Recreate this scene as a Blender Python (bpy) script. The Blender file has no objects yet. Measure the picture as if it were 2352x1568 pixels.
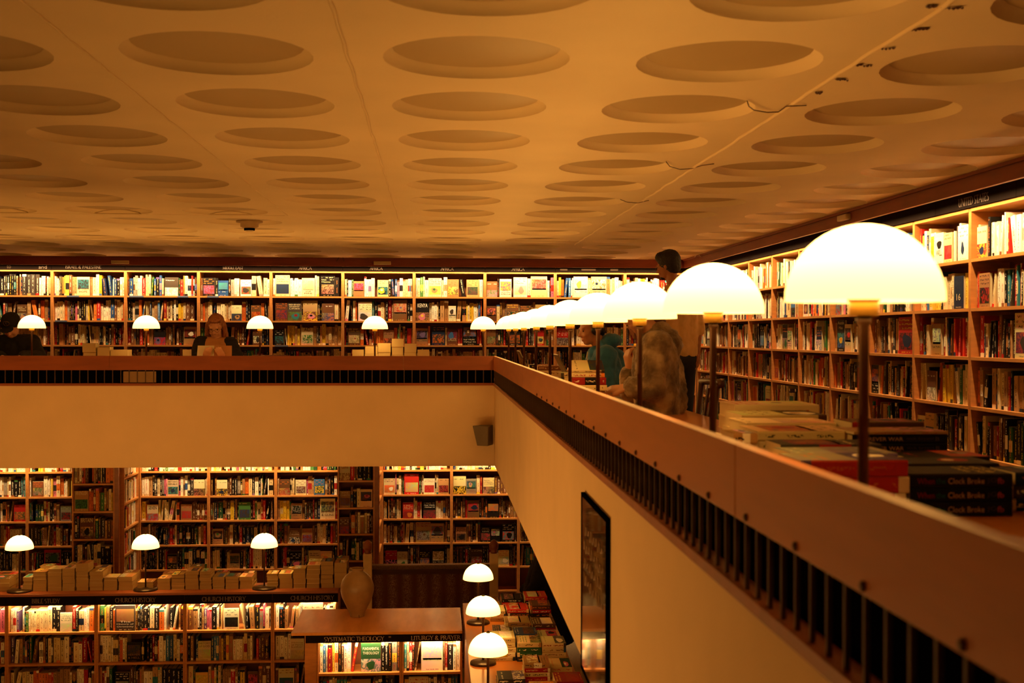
import bpy, math, random
from mathutils import Vector, Matrix
from mathutils.bvhtree import BVHTree
random.seed(7)
RN = random.Random(11)
E = 1.18                      # eye height above the upper floor
scene = bpy.context.scene
COL = scene.collection
PI = math.pi

# ------------------------------------------------------------------ camera
F, VX, VY = 2770.0, 1000.0, 769.0
yaw = math.atan((1176 - VX) / F); pit = -math.atan((784 - VY) / F); rol = math.radians(0.1)
fw = Vector((math.sin(yaw) * math.cos(pit), math.cos(yaw) * math.cos(pit), math.sin(pit)))
rt = Vector((math.cos(yaw), -math.sin(yaw), 0)); up = rt.cross(fw)
rt, up = rt * math.cos(rol) + up * math.sin(rol), up * math.cos(rol) - rt * math.sin(rol)
def ray(x, y): return fw + rt * ((x - 1176) / F) + up * ((784 - y) / F)
def atY(x, y, Y): r = ray(x, y); return r * (Y / r.y)       # points relative to the eye
def atX(x, y, X): r = ray(x, y); return r * (X / r.x)
def atZ(x, y, Z): r = ray(x, y); return r * (Z / r.z)
def pxs(p):                                                   # pixels per metre and pixel of a world point
    q = p - Vector((0, 0, E)); d = q.dot(fw)
    return 1176 + F * q.dot(rt) / d, 784 - F * q.dot(up) / d, F / d
cd = bpy.data.cameras.new('camera'); cam = bpy.data.objects.new('camera', cd); COL.objects.link(cam)
m = Matrix((rt, up, -fw)).transposed().to_4x4(); m.translation = (0, 0, E)
cam.matrix_world = m
cd.sensor_width = 36; cd.lens = 36 * F / 2352; cd.clip_start = .05; cd.clip_end = 100
cd.dof.use_dof = True; cd.dof.focus_distance = 13.5; cd.dof.aperture_fstop = 5.6
scene.camera = cam

# ------------------------------------------------------------------ materials
def lin(h):
    if isinstance(h, (tuple, list)): return tuple(h)[:3]
    h = h.lstrip('#'); v = [int(h[i:i + 2], 16) / 255 for i in (0, 2, 4)]
    return tuple(c / 12.92 if c <= .04045 else ((c + .055) / 1.055) ** 2.4 for c in v)
def newmat(name):
    m = bpy.data.materials.new(name); m.use_nodes = True
    nt = m.node_tree; b = nt.nodes['Principled BSDF']; return m, nt, b
def N(nt, typ, **k):
    n = nt.nodes.new(typ)
    for a, v in k.items(): setattr(n, a, v)
    return n
def plain(name, col, rough=.6, metal=0, spec=.5, var=.12, scale=8, bump=0, bscale=60, stretch=None, coat=0, sheen=0):
    m, nt, b = newmat(name)
    c = lin(col)
    tc = N(nt, 'ShaderNodeTexCoord'); mp = N(nt, 'ShaderNodeMapping')
    nt.links.new(tc.outputs['Object'], mp.inputs['Vector'])
    if stretch: mp.inputs['Scale'].default_value = stretch
    no = N(nt, 'ShaderNodeTexNoise'); no.inputs['Scale'].default_value = scale; no.inputs['Detail'].default_value = 5
    nt.links.new(mp.outputs['Vector'], no.inputs['Vector'])
    rp = N(nt, 'ShaderNodeValToRGB')
    rp.color_ramp.elements[0].position = .3; rp.color_ramp.elements[1].position = .7
    rp.color_ramp.elements[0].color = tuple(x * (1 - var) for x in c) + (1,)
    rp.color_ramp.elements[1].color = tuple(min(1, x * (1 + var)) for x in c) + (1,)
    nt.links.new(no.outputs['Fac'], rp.inputs['Fac']); nt.links.new(rp.outputs['Color'], b.inputs['Base Color'])
    b.inputs['Roughness'].default_value = rough; b.inputs['Metallic'].default_value = metal
    b.inputs['Specular IOR Level'].default_value = spec
    if coat: b.inputs['Coat Weight'].default_value = coat; b.inputs['Coat Roughness'].default_value = .2
    if sheen: b.inputs['Sheen Weight'].default_value = sheen
    if bump:
        n2 = N(nt, 'ShaderNodeTexNoise'); n2.inputs['Scale'].default_value = bscale; n2.inputs['Detail'].default_value = 4
        nt.links.new(mp.outputs['Vector'], n2.inputs['Vector'])
        bp = N(nt, 'ShaderNodeBump'); bp.inputs['Strength'].default_value = bump; bp.inputs['Distance'].default_value = .01
        nt.links.new(n2.outputs['Fac'], bp.inputs['Height']); nt.links.new(bp.outputs['Normal'], b.inputs['Normal'])
    return m
def emit(name, col, strength):
    m, nt, b = newmat(name)
    b.inputs['Base Color'].default_value = (.9, .88, .8, 1); b.inputs['Roughness'].default_value = .35
    b.inputs['Emission Color'].default_value = tuple(col) + (1,); b.inputs['Emission Strength'].default_value = strength
    return m
LAMP_C = (1.0, .51, .115); STRIP_C = (1.0, .65, .31)
M = {}
M['case'] = plain('pine_wood', '#c07c3c', .5, var=.14, scale=3, stretch=(3, 3, 14))
M['shelf'] = plain('shelf_wood', '#c8853f', .45, var=.14, scale=3, stretch=(2, 14, 14))
M['caseback'] = plain('back_board', '#7a4420', .7, var=.12)
M['fascia'] = plain('fascia_veneer', '#a85f2c', .38, var=.12, scale=2.2, stretch=(1.2, 1.2, 9), bump=.03)
M['beam'] = plain('beam_wood', '#8a3c1c', .5, var=.15, scale=2, stretch=(2, 2, 12))
M['desk'] = plain('desk_wood', '#b0682c', .28, var=.14, scale=2.2, stretch=(4, 1, 4), coat=.3)
M['top2'] = plain('polished_counter_wood', '#d8924a', .22, var=.12, scale=2.2, stretch=(6, 1.2, 6), spec=.6)
M['darkwood'] = plain('dark_stained_wood', '#4a2414', .4, var=.2, scale=3, stretch=(1, 6, 6))
M['midwood'] = plain('red_brown_wood', '#8e4a28', .4, var=.18, scale=3, stretch=(1, 6, 6))
M['plaster'] = plain('cream_plaster', '#e0c49c', .85, var=.04, scale=3, bump=.15, bscale=140)
M['ceil'] = plain('painted_ceiling', '#e2cda4', .8, var=.05, scale=1.6, bump=.12, bscale=60)
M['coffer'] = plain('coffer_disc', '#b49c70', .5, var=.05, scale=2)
M['letter3'] = plain('grey_letter', '#8a7868', .8, spec=.1)
M['black'] = plain('black_recess', '#060505', 1, var=.1, spec=0)
M['bar'] = plain('dark_metal_bar', '#4c3320', .5, metal=.2, var=.1)
M['letter2'] = plain('tan_letter', '#5e4c3c', .8, spec=.1)
M['sign'] = plain('black_sign_board', '#1a120e', .95, var=.1, spec=.05)
M['letter'] = plain('pale_sign_lettering', '#b79c80', .6, var=.05)
M['brass'] = plain('brass', '#8a6420', .38, metal=.7, var=.12, scale=30)
M['pole'] = plain('dark_bronze', '#4a2f1c', .35, metal=.5, var=.15)
M['base'] = plain('bronze_base', '#3c2a1e', .3, metal=.4, var=.15)
M['carpet'] = plain('beige_carpet', '#a89878', .95, var=.1, scale=40)
M['carpet2'] = plain('brown_carpet', '#5c4630', .95, var=.1, scale=40)
M['wallpaint'] = plain('brown_painted_wall', '#8a6038', .85, var=.06)
M['grey'] = plain('grey_plastic', '#6a5c4a', .5, var=.08)
M['white'] = plain('cream_plastic', '#cdbb92', .4, var=.05)
M['shade'] = emit('opal_glass_lit', LAMP_C, 4.2)
def shade_glow():      # the bulb sits high in the shade, so the opal glass glows most at its crown
    nt = M['shade'].node_tree; b = nt.nodes['Principled BSDF']; tc = N(nt, 'ShaderNodeTexCoord'); sp = N(nt, 'ShaderNodeSeparateXYZ'); nt.links.new(tc.outputs['Generated'], sp.inputs[0])
    p = N(nt, 'ShaderNodeMath', operation='POWER'); nt.links.new(sp.outputs[2], p.inputs[0]); p.inputs[1].default_value = 2
    q = N(nt, 'ShaderNodeMath', operation='MULTIPLY_ADD'); nt.links.new(p.outputs[0], q.inputs[0]); q.inputs[1].default_value = 7.0; q.inputs[2].default_value = 2.0; nt.links.new(q.outputs[0], b.inputs['Emission Strength'])
shade_glow()
M['tube'] = emit('strip_tube_lit', STRIP_C, 6.0)
# books: colours are stored on the mesh, printed lines come from noise along each strip of print
def book_material():
    m, nt, b = newmat('printed_book_cover')
    L = nt.links.new
    ca = N(nt, 'ShaderNodeAttribute', attribute_name='col'); ink = N(nt, 'ShaderNodeAttribute', attribute_name='ink')
    uv = N(nt, 'ShaderNodeUVMap', uv_map='uv'); sp = N(nt, 'ShaderNodeSeparateXYZ'); L(uv.outputs['UV'], sp.inputs[0])
    def math_(op, a, bb=None, clamp=False):
        n = N(nt, 'ShaderNodeMath', operation=op); n.use_clamp = clamp
        if hasattr(a, 'is_linked'): L(a, n.inputs[0])
        else: n.inputs[0].default_value = a
        if bb is not None:
            if hasattr(bb, 'is_linked'): L(bb, n.inputs[1])
            else: n.inputs[1].default_value = bb
        return n.outputs[0]
    cx = N(nt, 'ShaderNodeCombineXYZ'); L(math_('MULTIPLY', sp.outputs[0], 2.2), cx.inputs[0]); L(math_('MULTIPLY', sp.outputs[1], 2.6), cx.inputs[1])
    n1 = N(nt, 'ShaderNodeTexNoise', noise_dimensions='2D'); n1.inputs['Scale'].default_value = 1; n1.inputs['Detail'].default_value = 0; L(cx.outputs[0], n1.inputs['Vector'])
    n2 = N(nt, 'ShaderNodeTexNoise', noise_dimensions='1D'); n2.inputs['Scale'].default_value = .45; n2.inputs['Detail'].default_value = 0; L(sp.outputs[1], n2.inputs['W'])
    a = math_('GREATER_THAN', n1.outputs['Fac'], .5); w = math_('GREATER_THAN', n2.outputs['Fac'], .44)
    e = math_('LESS_THAN', math_('ABSOLUTE', sp.outputs[0]), .3)
    txt = math_('GREATER_THAN', ink.outputs['Alpha'], .75)
    pic = math_('MULTIPLY', math_('GREATER_THAN', ink.outputs['Alpha'], .25), math_('SUBTRACT', 1.0, txt))
    n3 = N(nt, 'ShaderNodeTexNoise', noise_dimensions='2D'); n3.inputs['Scale'].default_value = 3.2; n3.inputs['Detail'].default_value = 4; n3.inputs['Distortion'].default_value = 1.2; L(uv.outputs['UV'], n3.inputs['Vector'])
    pm_ = N(nt, 'ShaderNodeMapRange'); pm_.inputs[1].default_value = .46; pm_.inputs[2].default_value = .56; L(n3.outputs['Fac'], pm_.inputs[0])
    k = math_('ADD', math_('MULTIPLY', math_('MULTIPLY', a, w), math_('MULTIPLY', e, txt)), math_('MULTIPLY', pm_.outputs[0], math_('MULTIPLY', pic, .8)))
    mx = N(nt, 'ShaderNodeMix', data_type='RGBA'); L(k, mx.inputs[0]); L(ca.outputs['Color'], mx.inputs[6]); L(ink.outputs['Color'], mx.inputs[7])
    L(mx.outputs[2], b.inputs['Base Color']); b.inputs['Roughness'].default_value = .6; b.inputs['Specular IOR Level'].default_value = .15
    return m
M['book'] = book_material()

# ------------------------------------------------------------------ mesh builder
PAGE = lin('#cdbb8e'); PAGE2 = lin('#a58658')
class MB:
    def __init__(s): s.v = []; s.f = []; s.c = []; s.k = []; s.u = []; s.mi = []; s.M = None; s.smooth = set()
    def add(s, pts, col=(.8, .8, .8), ink=None, uv=None, mi=0, smooth=False):
        if s.M is not None: pts = [s.M @ Vector(p) for p in pts]
        b = len(s.v); s.v.extend(tuple(p) for p in pts); n = len(pts); s.f.append(tuple(range(b, b + n)))
        s.c.append(col if isinstance(col[0], (tuple, list)) else [col] * n)
        s.k.append((ink + (1,)) if ink else (0, 0, 0, 0)); s.u.append(uv or [(0, 0)] * n); s.mi.append(mi)
        if smooth: s.smooth.add(len(s.f) - 1)
    def mesh_add(s, vs, fs, col=(.8, .8, .8), mi=0, smooth=False):
        b = len(s.v)
        s.v.extend(tuple(s.M @ Vector(p)) if s.M is not None else tuple(p) for p in vs)
        for f in fs:
            s.f.append(tuple(b + i for i in f)); s.c.append([col] * len(f)); s.k.append((0, 0, 0, 0)); s.u.append([(0, 0)] * len(f)); s.mi.append(mi)
            if smooth: s.smooth.add(len(s.f) - 1)
    def box(s, x0, x1, y0, y1, z0, z1, col=(.8, .8, .8), mi=0):
        p = [(x0, y0, z0), (x1, y0, z0), (x1, y1, z0), (x0, y1, z0), (x0, y0, z1), (x1, y0, z1), (x1, y1, z1), (x0, y1, z1)]
        s.mesh_add(p, [(0, 3, 2, 1), (4, 5, 6, 7), (0, 1, 5, 4), (1, 2, 6, 5), (2, 3, 7, 6), (3, 0, 4, 7)], col, mi)
    def lathe(s, prof, n=24, c=(0, 0, 0), col=(.8, .8, .8), mi=0, smooth=True):
        vs = []; fs = []
        for r, z in prof:
            for i in range(n):
                a = 2 * PI * i / n; vs.append((c[0] + r * math.cos(a), c[1] + r * math.sin(a), c[2] + z))
        for j in range(len(prof) - 1):
            for i in range(n):
                fs.append((j * n + i, j * n + (i + 1) % n, (j + 1) * n + (i + 1) % n, (j + 1) * n + i))
        fs.append(tuple(range(n - 1, -1, -1))); fs.append(tuple((len(prof) - 1) * n + i for i in range(n)))
        s.mesh_add(vs, fs, col, mi, smooth)
    def tube(s, pts, r, n=8, mi=0, col=(.8, .8, .8)):
        pts = [Vector(p) for p in pts]; rs = r if isinstance(r, (list, tuple)) else [r] * len(pts)
        vs = []; fs = []; prev = None
        for i, p in enumerate(pts):
            t = (pts[min(i + 1, len(pts) - 1)] - pts[max(i - 1, 0)]).normalized()
            a = prev or (Vector((0, 0, 1)) if abs(t.z) < .9 else Vector((1, 0, 0)))
            u = (a - t * a.dot(t)).normalized(); w = t.cross(u); prev = u
            for k in range(n):
                g = 2 * PI * k / n; vs.append(p + (u * math.cos(g) + w * math.sin(g)) * rs[i])
        for j in range(len(pts) - 1):
            for k in range(n): fs.append((j * n + k, j * n + (k + 1) % n, (j + 1) * n + (k + 1) % n, (j + 1) * n + k))
        fs.append(tuple(range(n - 1, -1, -1))); fs.append(tuple((len(pts) - 1) * n + i for i in range(n)))
        s.mesh_add([tuple(x) for x in vs], fs, col, mi, True)
    def mesh(s, name, mats):
        me = bpy.data.meshes.new(name); me.from_pydata(s.v, [], s.f); me.update()
        for mt in (mats if isinstance(mats, (list, tuple)) else [mats]): me.materials.append(mt)
        me.polygons.foreach_set('material_index', s.mi)
        if s.smooth: me.polygons.foreach_set('use_smooth', [i in s.smooth for i in range(len(s.f))])
        if any(mt is M['book'] for mt in me.materials):
            ca = me.attributes.new('col', 'FLOAT_COLOR', 'CORNER'); ia = me.attributes.new('ink', 'FLOAT_COLOR', 'CORNER'); uv = me.uv_layers.new(name='uv')
            cc = []; kk = []; uu = []
            for c, k, u in zip(s.c, s.k, s.u):
                for a in c: cc.extend(a[:3]); cc.append(1)
                for a in u: kk.extend(k); uu.extend(a)
            ca.data.foreach_set('color', cc); ia.data.foreach_set('color', kk); uv.data.foreach_set('uv', uu)
        return me
    def build(s, name, mats, parent=None, loc=None, mw=None):
        o = bpy.data.objects.new(name, s.mesh(name, mats)); COL.objects.link(o)
        if parent is not None: o.parent = parent
        if loc is not None: o.location = loc
        if mw is not None: o.matrix_world = mw
        return o
def tag(o, label=None, cat=None, group=None, kind=None):
    if label: o['label'] = label
    if cat: o['category'] = cat
    if group: o['group'] = group
    if kind: o['kind'] = kind
    return o
def empty(name, mw, label=None, cat=None, group=None):
    o = bpy.data.objects.new(name, None); COL.objects.link(o); o.empty_display_size = .1
    o.matrix_world = mw if isinstance(mw, Matrix) else Matrix.Translation(Vector(mw))
    return tag(o, label, cat, group)
def struct(o): o['kind'] = 'structure'; return o
def T(x, y, z, rz=0): return Matrix.Translation((x, y, z)) @ Matrix.Rotation(rz, 4, 'Z')
def smooth_bevel(o, w=.003, seg=2):
    b = o.modifiers.new('bevel', 'BEVEL'); b.width = w; b.segments = seg; b.limit_method = 'ANGLE'; return o
_tc = {}
def text_geo(s):
    if s in _tc: return _tc[s]
    cu = bpy.data.curves.new('t', 'FONT'); cu.body = s; cu.size = 1; cu.resolution_u = 2; cu.align_x = 'CENTER'
    o = bpy.data.objects.new('t', cu); COL.objects.link(o)
    dg = bpy.context.evaluated_depsgraph_get(); ev = o.evaluated_get(dg); me = ev.to_mesh()
    vs = [tuple(v.co) for v in me.vertices]; fs = [tuple(p.vertices) for p in me.polygons]
    ev.to_mesh_clear(); bpy.data.objects.remove(o); bpy.data.curves.remove(cu)
    xs = [v[0] for v in vs]; ys = [v[1] for v in vs]
    cx = (min(xs) + max(xs)) / 2; cy = (min(ys) + max(ys)) / 2; w = max(xs) - min(xs); h = max(ys) - min(ys)
    r = ([(v[0] - cx, v[1] - cy) for v in vs], fs, w, h); _tc[s] = r; return r
def put_text(mb, s, o, ex, ey, width, height, col, mi=0):
    """lettering centred on o, running along unit ex, upright along ey, fitted to width x height"""
    vs, fs, w, h = text_geo(s); sx = width / w; sy = height / h
    o = Vector(o); ex = Vector(ex); ey = Vector(ey)
    mb.mesh_add([tuple(o + ex * (x * sx) + ey * (y * sy)) for x, y in vs], fs, col, mi)

# roman capitals with serifs for the shelf signs: strokes (x0, y0, x1, y1, thick?), arcs (cx, cy, rx, ry, a0, a1), serif points
GL = {'A': (.9, [(.04, 0, .45, 1, 0), (.45, 1, .86, 0, 1), (.2, .36, .7, .36, 0)], [], [(.04, 0), (.86, 0)]), 'B': (.66, [(.13, 0, .13, 1, 1), (.1, .975, .3, .975, 0), (.1, .53, .34, .53, 0), (.1, .025, .32, .025, 0)], [(.28, .755, .22, .22, -90, 90), (.3, .275, .28, .25, -90, 90)], [(.13, 0), (.13, 1)]),
      'C': (.86, [(.77, .74, .77, .95, 0)], [(.5, .5, .42, .48, 42, 318)], []), 'D': (.88, [(.13, 0, .13, 1, 1), (.1, .975, .36, .975, 0), (.1, .025, .36, .025, 0)], [(.34, .5, .42, .475, -90, 90)], [(.13, 0), (.13, 1)]),
      'E': (.62, [(.13, 0, .13, 1, 1), (.1, .975, .52, .975, 0), (.1, .52, .46, .52, 0), (.1, .025, .55, .025, 0), (.53, .84, .53, 1, 0), (.56, 0, .56, .17, 0)], [], [(.13, 0), (.13, 1)]), 'F': (.58, [(.13, 0, .13, 1, 1), (.1, .975, .52, .975, 0), (.1, .52, .44, .52, 0), (.53, .84, .53, 1, 0)], [], [(.13, 0), (.13, 1)]),
      'G': (.9, [(.77, .76, .77, .95, 0), (.76, .08, .76, .42, 1)], [(.5, .5, .42, .48, 45, 310)], [(.76, .42)]), 'H': (.9, [(.13, 0, .13, 1, 1), (.77, 0, .77, 1, 1), (.13, .52, .77, .52, 0)], [], [(.13, 0), (.13, 1), (.77, 0), (.77, 1)]), 'I': (.3, [(.15, 0, .15, 1, 1)], [], [(.15, 0), (.15, 1)]),
      'L': (.6, [(.13, 0, .13, 1, 1), (.1, .025, .54, .025, 0), (.56, 0, .56, .2, 0)], [], [(.13, 0), (.13, 1)]), 'M': (1.0, [(.13, 0, .16, 1, 0), (.16, 1, .5, .04, 1), (.5, .04, .84, 1, 0), (.84, 1, .88, 0, 1)], [], [(.13, 0), (.88, 0)]), 'N': (.92, [(.13, 0, .13, 1, 0), (.13, 1, .78, 0, 1), (.78, 0, .78, 1, 0)], [], [(.13, 0), (.13, 1), (.78, 1)]),
      'O': (.98, [], [(.49, .5, .43, .49, 0, 360)], []), 'P': (.62, [(.13, 0, .13, 1, 1), (.1, .975, .3, .975, 0), (.1, .46, .3, .46, 0)], [(.28, .72, .26, .26, -90, 90)], [(.13, 0), (.13, 1)]), 'R': (.76, [(.13, 0, .13, 1, 1), (.1, .975, .3, .975, 0), (.1, .48, .34, .48, 0), (.34, .5, .72, .0, 1)], [(.28, .73, .25, .25, -90, 90)], [(.13, 0), (.13, 1), (.72, 0)]),
      'S': (.58, [], [(.28, .74, .19, .23, 50, 262), (.28, .26, .21, .25, -128, 82)], []), 'T': (.72, [(.36, 0, .36, 1, 1), (.04, .975, .68, .975, 0), (.05, .82, .05, 1, 0), (.67, .82, .67, 1, 0)], [], [(.36, 0)]), 'U': (.88, [(.14, .3, .14, 1, 1), (.74, .3, .74, 1, 0)], [(.44, .32, .3, .3, 180, 360)], [(.14, 1), (.74, 1)]),
      'Y': (.8, [(.08, 1, .4, .48, 1), (.4, .48, .72, 1, 0), (.4, 0, .4, .5, 1)], [], [(.08, 1), (.72, 1), (.4, 0)]), '&': (.9, [(.24, .62, .78, 0, 1)], [(.38, .76, .18, .21, -40, 220), (.34, .27, .26, .26, 100, 330)], []), ' ': (.34, [], [], [])}
def put_serif(mb, s, o, ex, ey, width, height, col):
    adv = sum(GL[c][0] for c in s); sx = width / adv; sy = height; x = -width / 2; o = Vector(o); ex = Vector(ex); ey = Vector(ey)
    P = lambda u, v: tuple(o + ex * (x + u * sx) + ey * ((v - .5) * sy))
    def seg(x0, y0, x1, y1, w0, w1=None):
        w1 = w0 if w1 is None else w1; d = Vector((x1 - x0, y1 - y0)); d = d.normalized() if d.length > 1e-6 else Vector((1, 0)); n = Vector((-d.y, d.x))
        mb.mesh_add([P(x0 - n.x * w0 / 2, y0 - n.y * w0 / 2), P(x1 - n.x * w1 / 2, y1 - n.y * w1 / 2), P(x1 + n.x * w1 / 2, y1 + n.y * w1 / 2), P(x0 + n.x * w0 / 2, y0 + n.y * w0 / 2)], [(0, 1, 2, 3)], col)
    for c in s:
        a, st, ar, se = GL[c]
        for x0, y0, x1, y1, k in st: seg(x0, y0, x1, y1, .13 if k else .065)
        for cx, cy, rx, ry, a0, a1 in ar:
            n = max(6, int(abs(a1 - a0) / 22)); pt = [(cx + rx * math.cos(math.radians(a0 + (a1 - a0) * i / n)), cy + ry * math.sin(math.radians(a0 + (a1 - a0) * i / n)), .06 + .08 * abs(math.cos(math.radians(a0 + (a1 - a0) * i / n)))) for i in range(n + 1)]
            for p, q in zip(pt, pt[1:]): seg(p[0], p[1], q[0], q[1], p[2], q[2])
        for u, v in se: seg(u - .13, abs(v - .022), u + .13, abs(v - .022), .045)
        x += a * sx

# ------------------------------------------------------------------ books
PAL = {'white': ['#e9dfc4', '#f1e8d2', '#e4d8b8', '#efe6cc'], 'cream': ['#dcc896', '#e3cf9f', '#d2bc86', '#cdb98c'], 'black': ['#15120f', '#1c1714', '#221b17'],
       'charcoal': ['#3a332d', '#453b33'], 'brown': ['#6b4528', '#7d5230', '#5a3a22'], 'tan': ['#a97f4e', '#b48a58', '#9c7446'], 'red': ['#a8231c', '#bb2d22', '#8e1d1a'],
       'orange': ['#cf6a26', '#d97c30', '#c25c1e'], 'blue': ['#2d4f86', '#3a6aa0', '#25406c'], 'teal': ['#2f6f78', '#3f8a90'], 'green': ['#2f5c33', '#44773c', '#24482c'],
       'yellow': ['#d8b32c', '#e2c046'], 'pink': ['#c2607a', '#cf7c8c'], 'purple': ['#5f4a78', '#75608c'], 'navy': ['#1c2740', '#202d4a'], 'grey': ['#8a8070', '#9a9080']}
WT = [('white', 24), ('cream', 17), ('black', 15), ('charcoal', 6), ('brown', 7), ('tan', 6), ('red', 7), ('orange', 4), ('blue', 5), ('teal', 2.5), ('green', 3), ('yellow', 3), ('pink', 2), ('purple', 2), ('navy', 4), ('grey', 3)]
WARM = [('white', 8), ('cream', 16), ('tan', 20), ('brown', 18), ('black', 12), ('charcoal', 9), ('red', 8), ('orange', 5), ('navy', 3), ('green', 3), ('yellow', 1)]
LITE = [('white', 44), ('cream', 22), ('yellow', 6), ('orange', 5), ('red', 4), ('black', 7), ('blue', 4), ('green', 2), ('pink', 3), ('tan', 4)]
DARKP = [('black', 30), ('navy', 12), ('charcoal', 14), ('brown', 10), ('green', 5), ('red', 8), ('cream', 9), ('teal', 5), ('white', 5), ('tan', 5)]
def pick(w):
    t = RN.random() * sum(x[1] for x in w)
    for n, x in w:
        t -= x
        if t <= 0: return n
    return w[0][0]
def shade_of(name): return lin(RN.choice(PAL[name]))
SPECS = []
def spec(Mx, t, h, d, cname, place, face=False, hard=None, title=None, ink=None, acc=None, titles=None, what=None):
    c = shade_of(cname)
    dark = cname in ('black', 'charcoal', 'brown', 'red', 'blue', 'teal', 'green', 'purple', 'navy')
    if ink is None: ink = RN.choice(['white', 'cream', 'yellow', 'white', 'orange'] if dark else ['black', 'black', 'red', 'navy', 'brown'])
    if acc is None: acc = pick(WT)
    s = dict(M=Mx, t=t, h=h, d=d, c=c, cn=cname, ink=shade_of(ink), an=acc, acc=shade_of(acc), face=face, place=place,
             hard=(RN.random() < .3 if hard is None else hard), titles=titles, lay=RN.random(), seed=RN.random() * 40, what=what)
    SPECS.append(s); return s
def book_geo(mb, s, pages=None):
    """x: thickness 0..t (front cover at x=t), y: 0 spine .. d fore-edge, z: 0..h. Page block goes to `pages` when given."""
    t, h, d = s['t'], s['h'], s['d']; c = s['c']; ink = s['ink']; acc = s['acc']; sd = s['seed']; lay = s['lay']
    ov = .003 if s['hard'] else 0; bt = .0022 if s['hard'] else .0006
    pm = pages or mb
    pm.box(bt, t - bt, .001, d - ov, ov, h - ov, PAGE2 if s['what'] == 'stack' and not s.get('spine_text') and 'island' in s['place'][0] else PAGE)
    for x0, x1 in ((0, bt), (t - bt, t)): mb.box(x0, x1, 0, d, 0, h, c)
    # spine, split into printed zones
    c_cov = c; c = s.get('spc') or c
    if lay < .35: segs = [(0, .1, acc, 0), (.1, .82, c, 1), (.82, .94, c, 1), (.94, 1, c, 0)]
    elif lay < .55: segs = [(0, .06, c, 0), (.06, .3, c, 1), (.3, .62, acc, 1), (.62, .95, c, 1), (.95, 1, c, 0)]
    elif lay < .75: segs = [(0, .05, c, 0), (.05, .14, c, 1), (.14, .2, c, 0), (.2, .9, c, 1), (.9, 1, acc, 0)]
    else: segs = [(0, .12, c, 0), (.12, .95, c, 1), (.95, 1, c, 0)]
    if s['face'] and not s.get('spine_on'): segs = [(0, 1, c, 0)]
    sp = s.get('spine_text')
    if sp: segs = [(0, 1, c, 0)]
    r = min(.004, t * .2)
    for a, b, cc, tx in segs:
        z0, z1 = a * h, b * h
        ps = max(1.0, t / .02); uv = [(-.5 * ps, sd + z0 / t * ps), (.5 * ps, sd + z0 / t * ps), (.5 * ps, sd + z1 / t * ps), (-.5 * ps, sd + z1 / t * ps)]
        mb.add([(r, -r * .6, z0), (t - r, -r * .6, z0), (t - r, -r * .6, z1), (r, -r * .6, z1)], cc, ink if tx else None, uv)
        mb.add([(0, 0, z0), (r, -r * .6, z0), (r, -r * .6, z1), (0, 0, z1)], cc)
        mb.add([(t - r, -r * .6, z0), (t, 0, z0), (t, 0, z1), (t - r, -r * .6, z1)], cc)
    for z in (0, h): mb.add([(0, 0, z), (t, 0, z), (t - r, -r * .6, z), (r, -r * .6, z)], c)
    if sp:
        n = sum(a for _, _, a in sp); z = h * .94
        for st, cc, a in sp:
            L = h * .86 * a / n
            if st: put_text(mb, st, (t / 2, -r * .6 - .0004, z - L / 2), (0, 0, -1), (1, 0, 0), L * .9, t * .42, lin(cc))
            z -= L
    c = c_cov
    # front cover
    X = t + .0004
    def q(y0, y1, z0, z1, cc, ik=None, x=X):
        hh = z1 - z0; L = (y1 - y0) / max(hh, .001)
        mb.add([(x, y0, z0), (x, y1, z0), (x, y1, z1), (x, y0, z1)], cc, ik, [(-.5, sd + z0 * 90), (-.5, sd + L + z0 * 90), (.5, sd + L + z0 * 90), (.5, sd + z0 * 90)])
    if s['face']:
        m_ = d * .06
        rr = random.Random(int(sd * 1e5))
        base = [tuple(min(1, v * rr.uniform(.75, 1.15)) for v in c) for _ in range(4)]
        q(0, d, 0, h, [base[0], base[1], base[2], base[3]])
        X2 = X + .0003
        tl = s['titles']; k = rr.random()
        if k < .4: iz0, iz1, ty = .12, .58, .64
        elif k < .7: iz0, iz1, ty = .36, .86, .1
        else: iz0, iz1, ty = .0, .45, .55
        a2 = [tuple(min(1, v * rr.uniform(.4, 1.3) + rr.uniform(0, .008 + .1 * max(acc))) for v in acc) for _ in range(4)]
        im = 0 if k >= .7 else m_
        pale = ('white', 'cream'); ic = tuple(v * .8 for v in acc) if s['an'] == s['cn'] or (s['an'] in pale and s['cn'] in pale) else shade_of_r(rr)
        mb.add([(X2, im, iz0 * h), (X2, d - im, iz0 * h), (X2, d - im, iz1 * h), (X2, im, iz1 * h)], a2, ic, [(sd, sd), (sd + d * 9, sd), (sd + d * 9, sd + h * (iz1 - iz0) * 9), (sd, sd + h * (iz1 - iz0) * 9)]); mb.k[-1] = ic + (.5,)
        if rr.random() < .42: motif = 1
        else: motif = 0
        # a rounded motif in the picture area
        cy, cz, ry, rz = d * rr.uniform(.35, .65), (iz0 + iz1) / 2 * h, d * rr.uniform(.14, .3), h * (iz1 - iz0) * rr.uniform(.22, .42)
        mc = shade_of_r(rr)
        if motif: mb.add([(X2 + .0003, cy + ry * math.cos(g) * (1 + .2 * math.sin(3 * g + sd)), cz + rz * math.sin(g) * (1 + .15 * math.cos(2 * g + sd))) for g in [2 * PI * i / 14 for i in range(14)]], mc)
        mc2 = shade_of_r(rr)
        if motif and rr.random() < .4: mb.add([(X2 + .0005, cy + ry * .45 * math.cos(g), cz + rz * .3 + rz * .4 * math.sin(g)) for g in [2 * PI * i / 10 for i in range(10)]], mc2)
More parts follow.
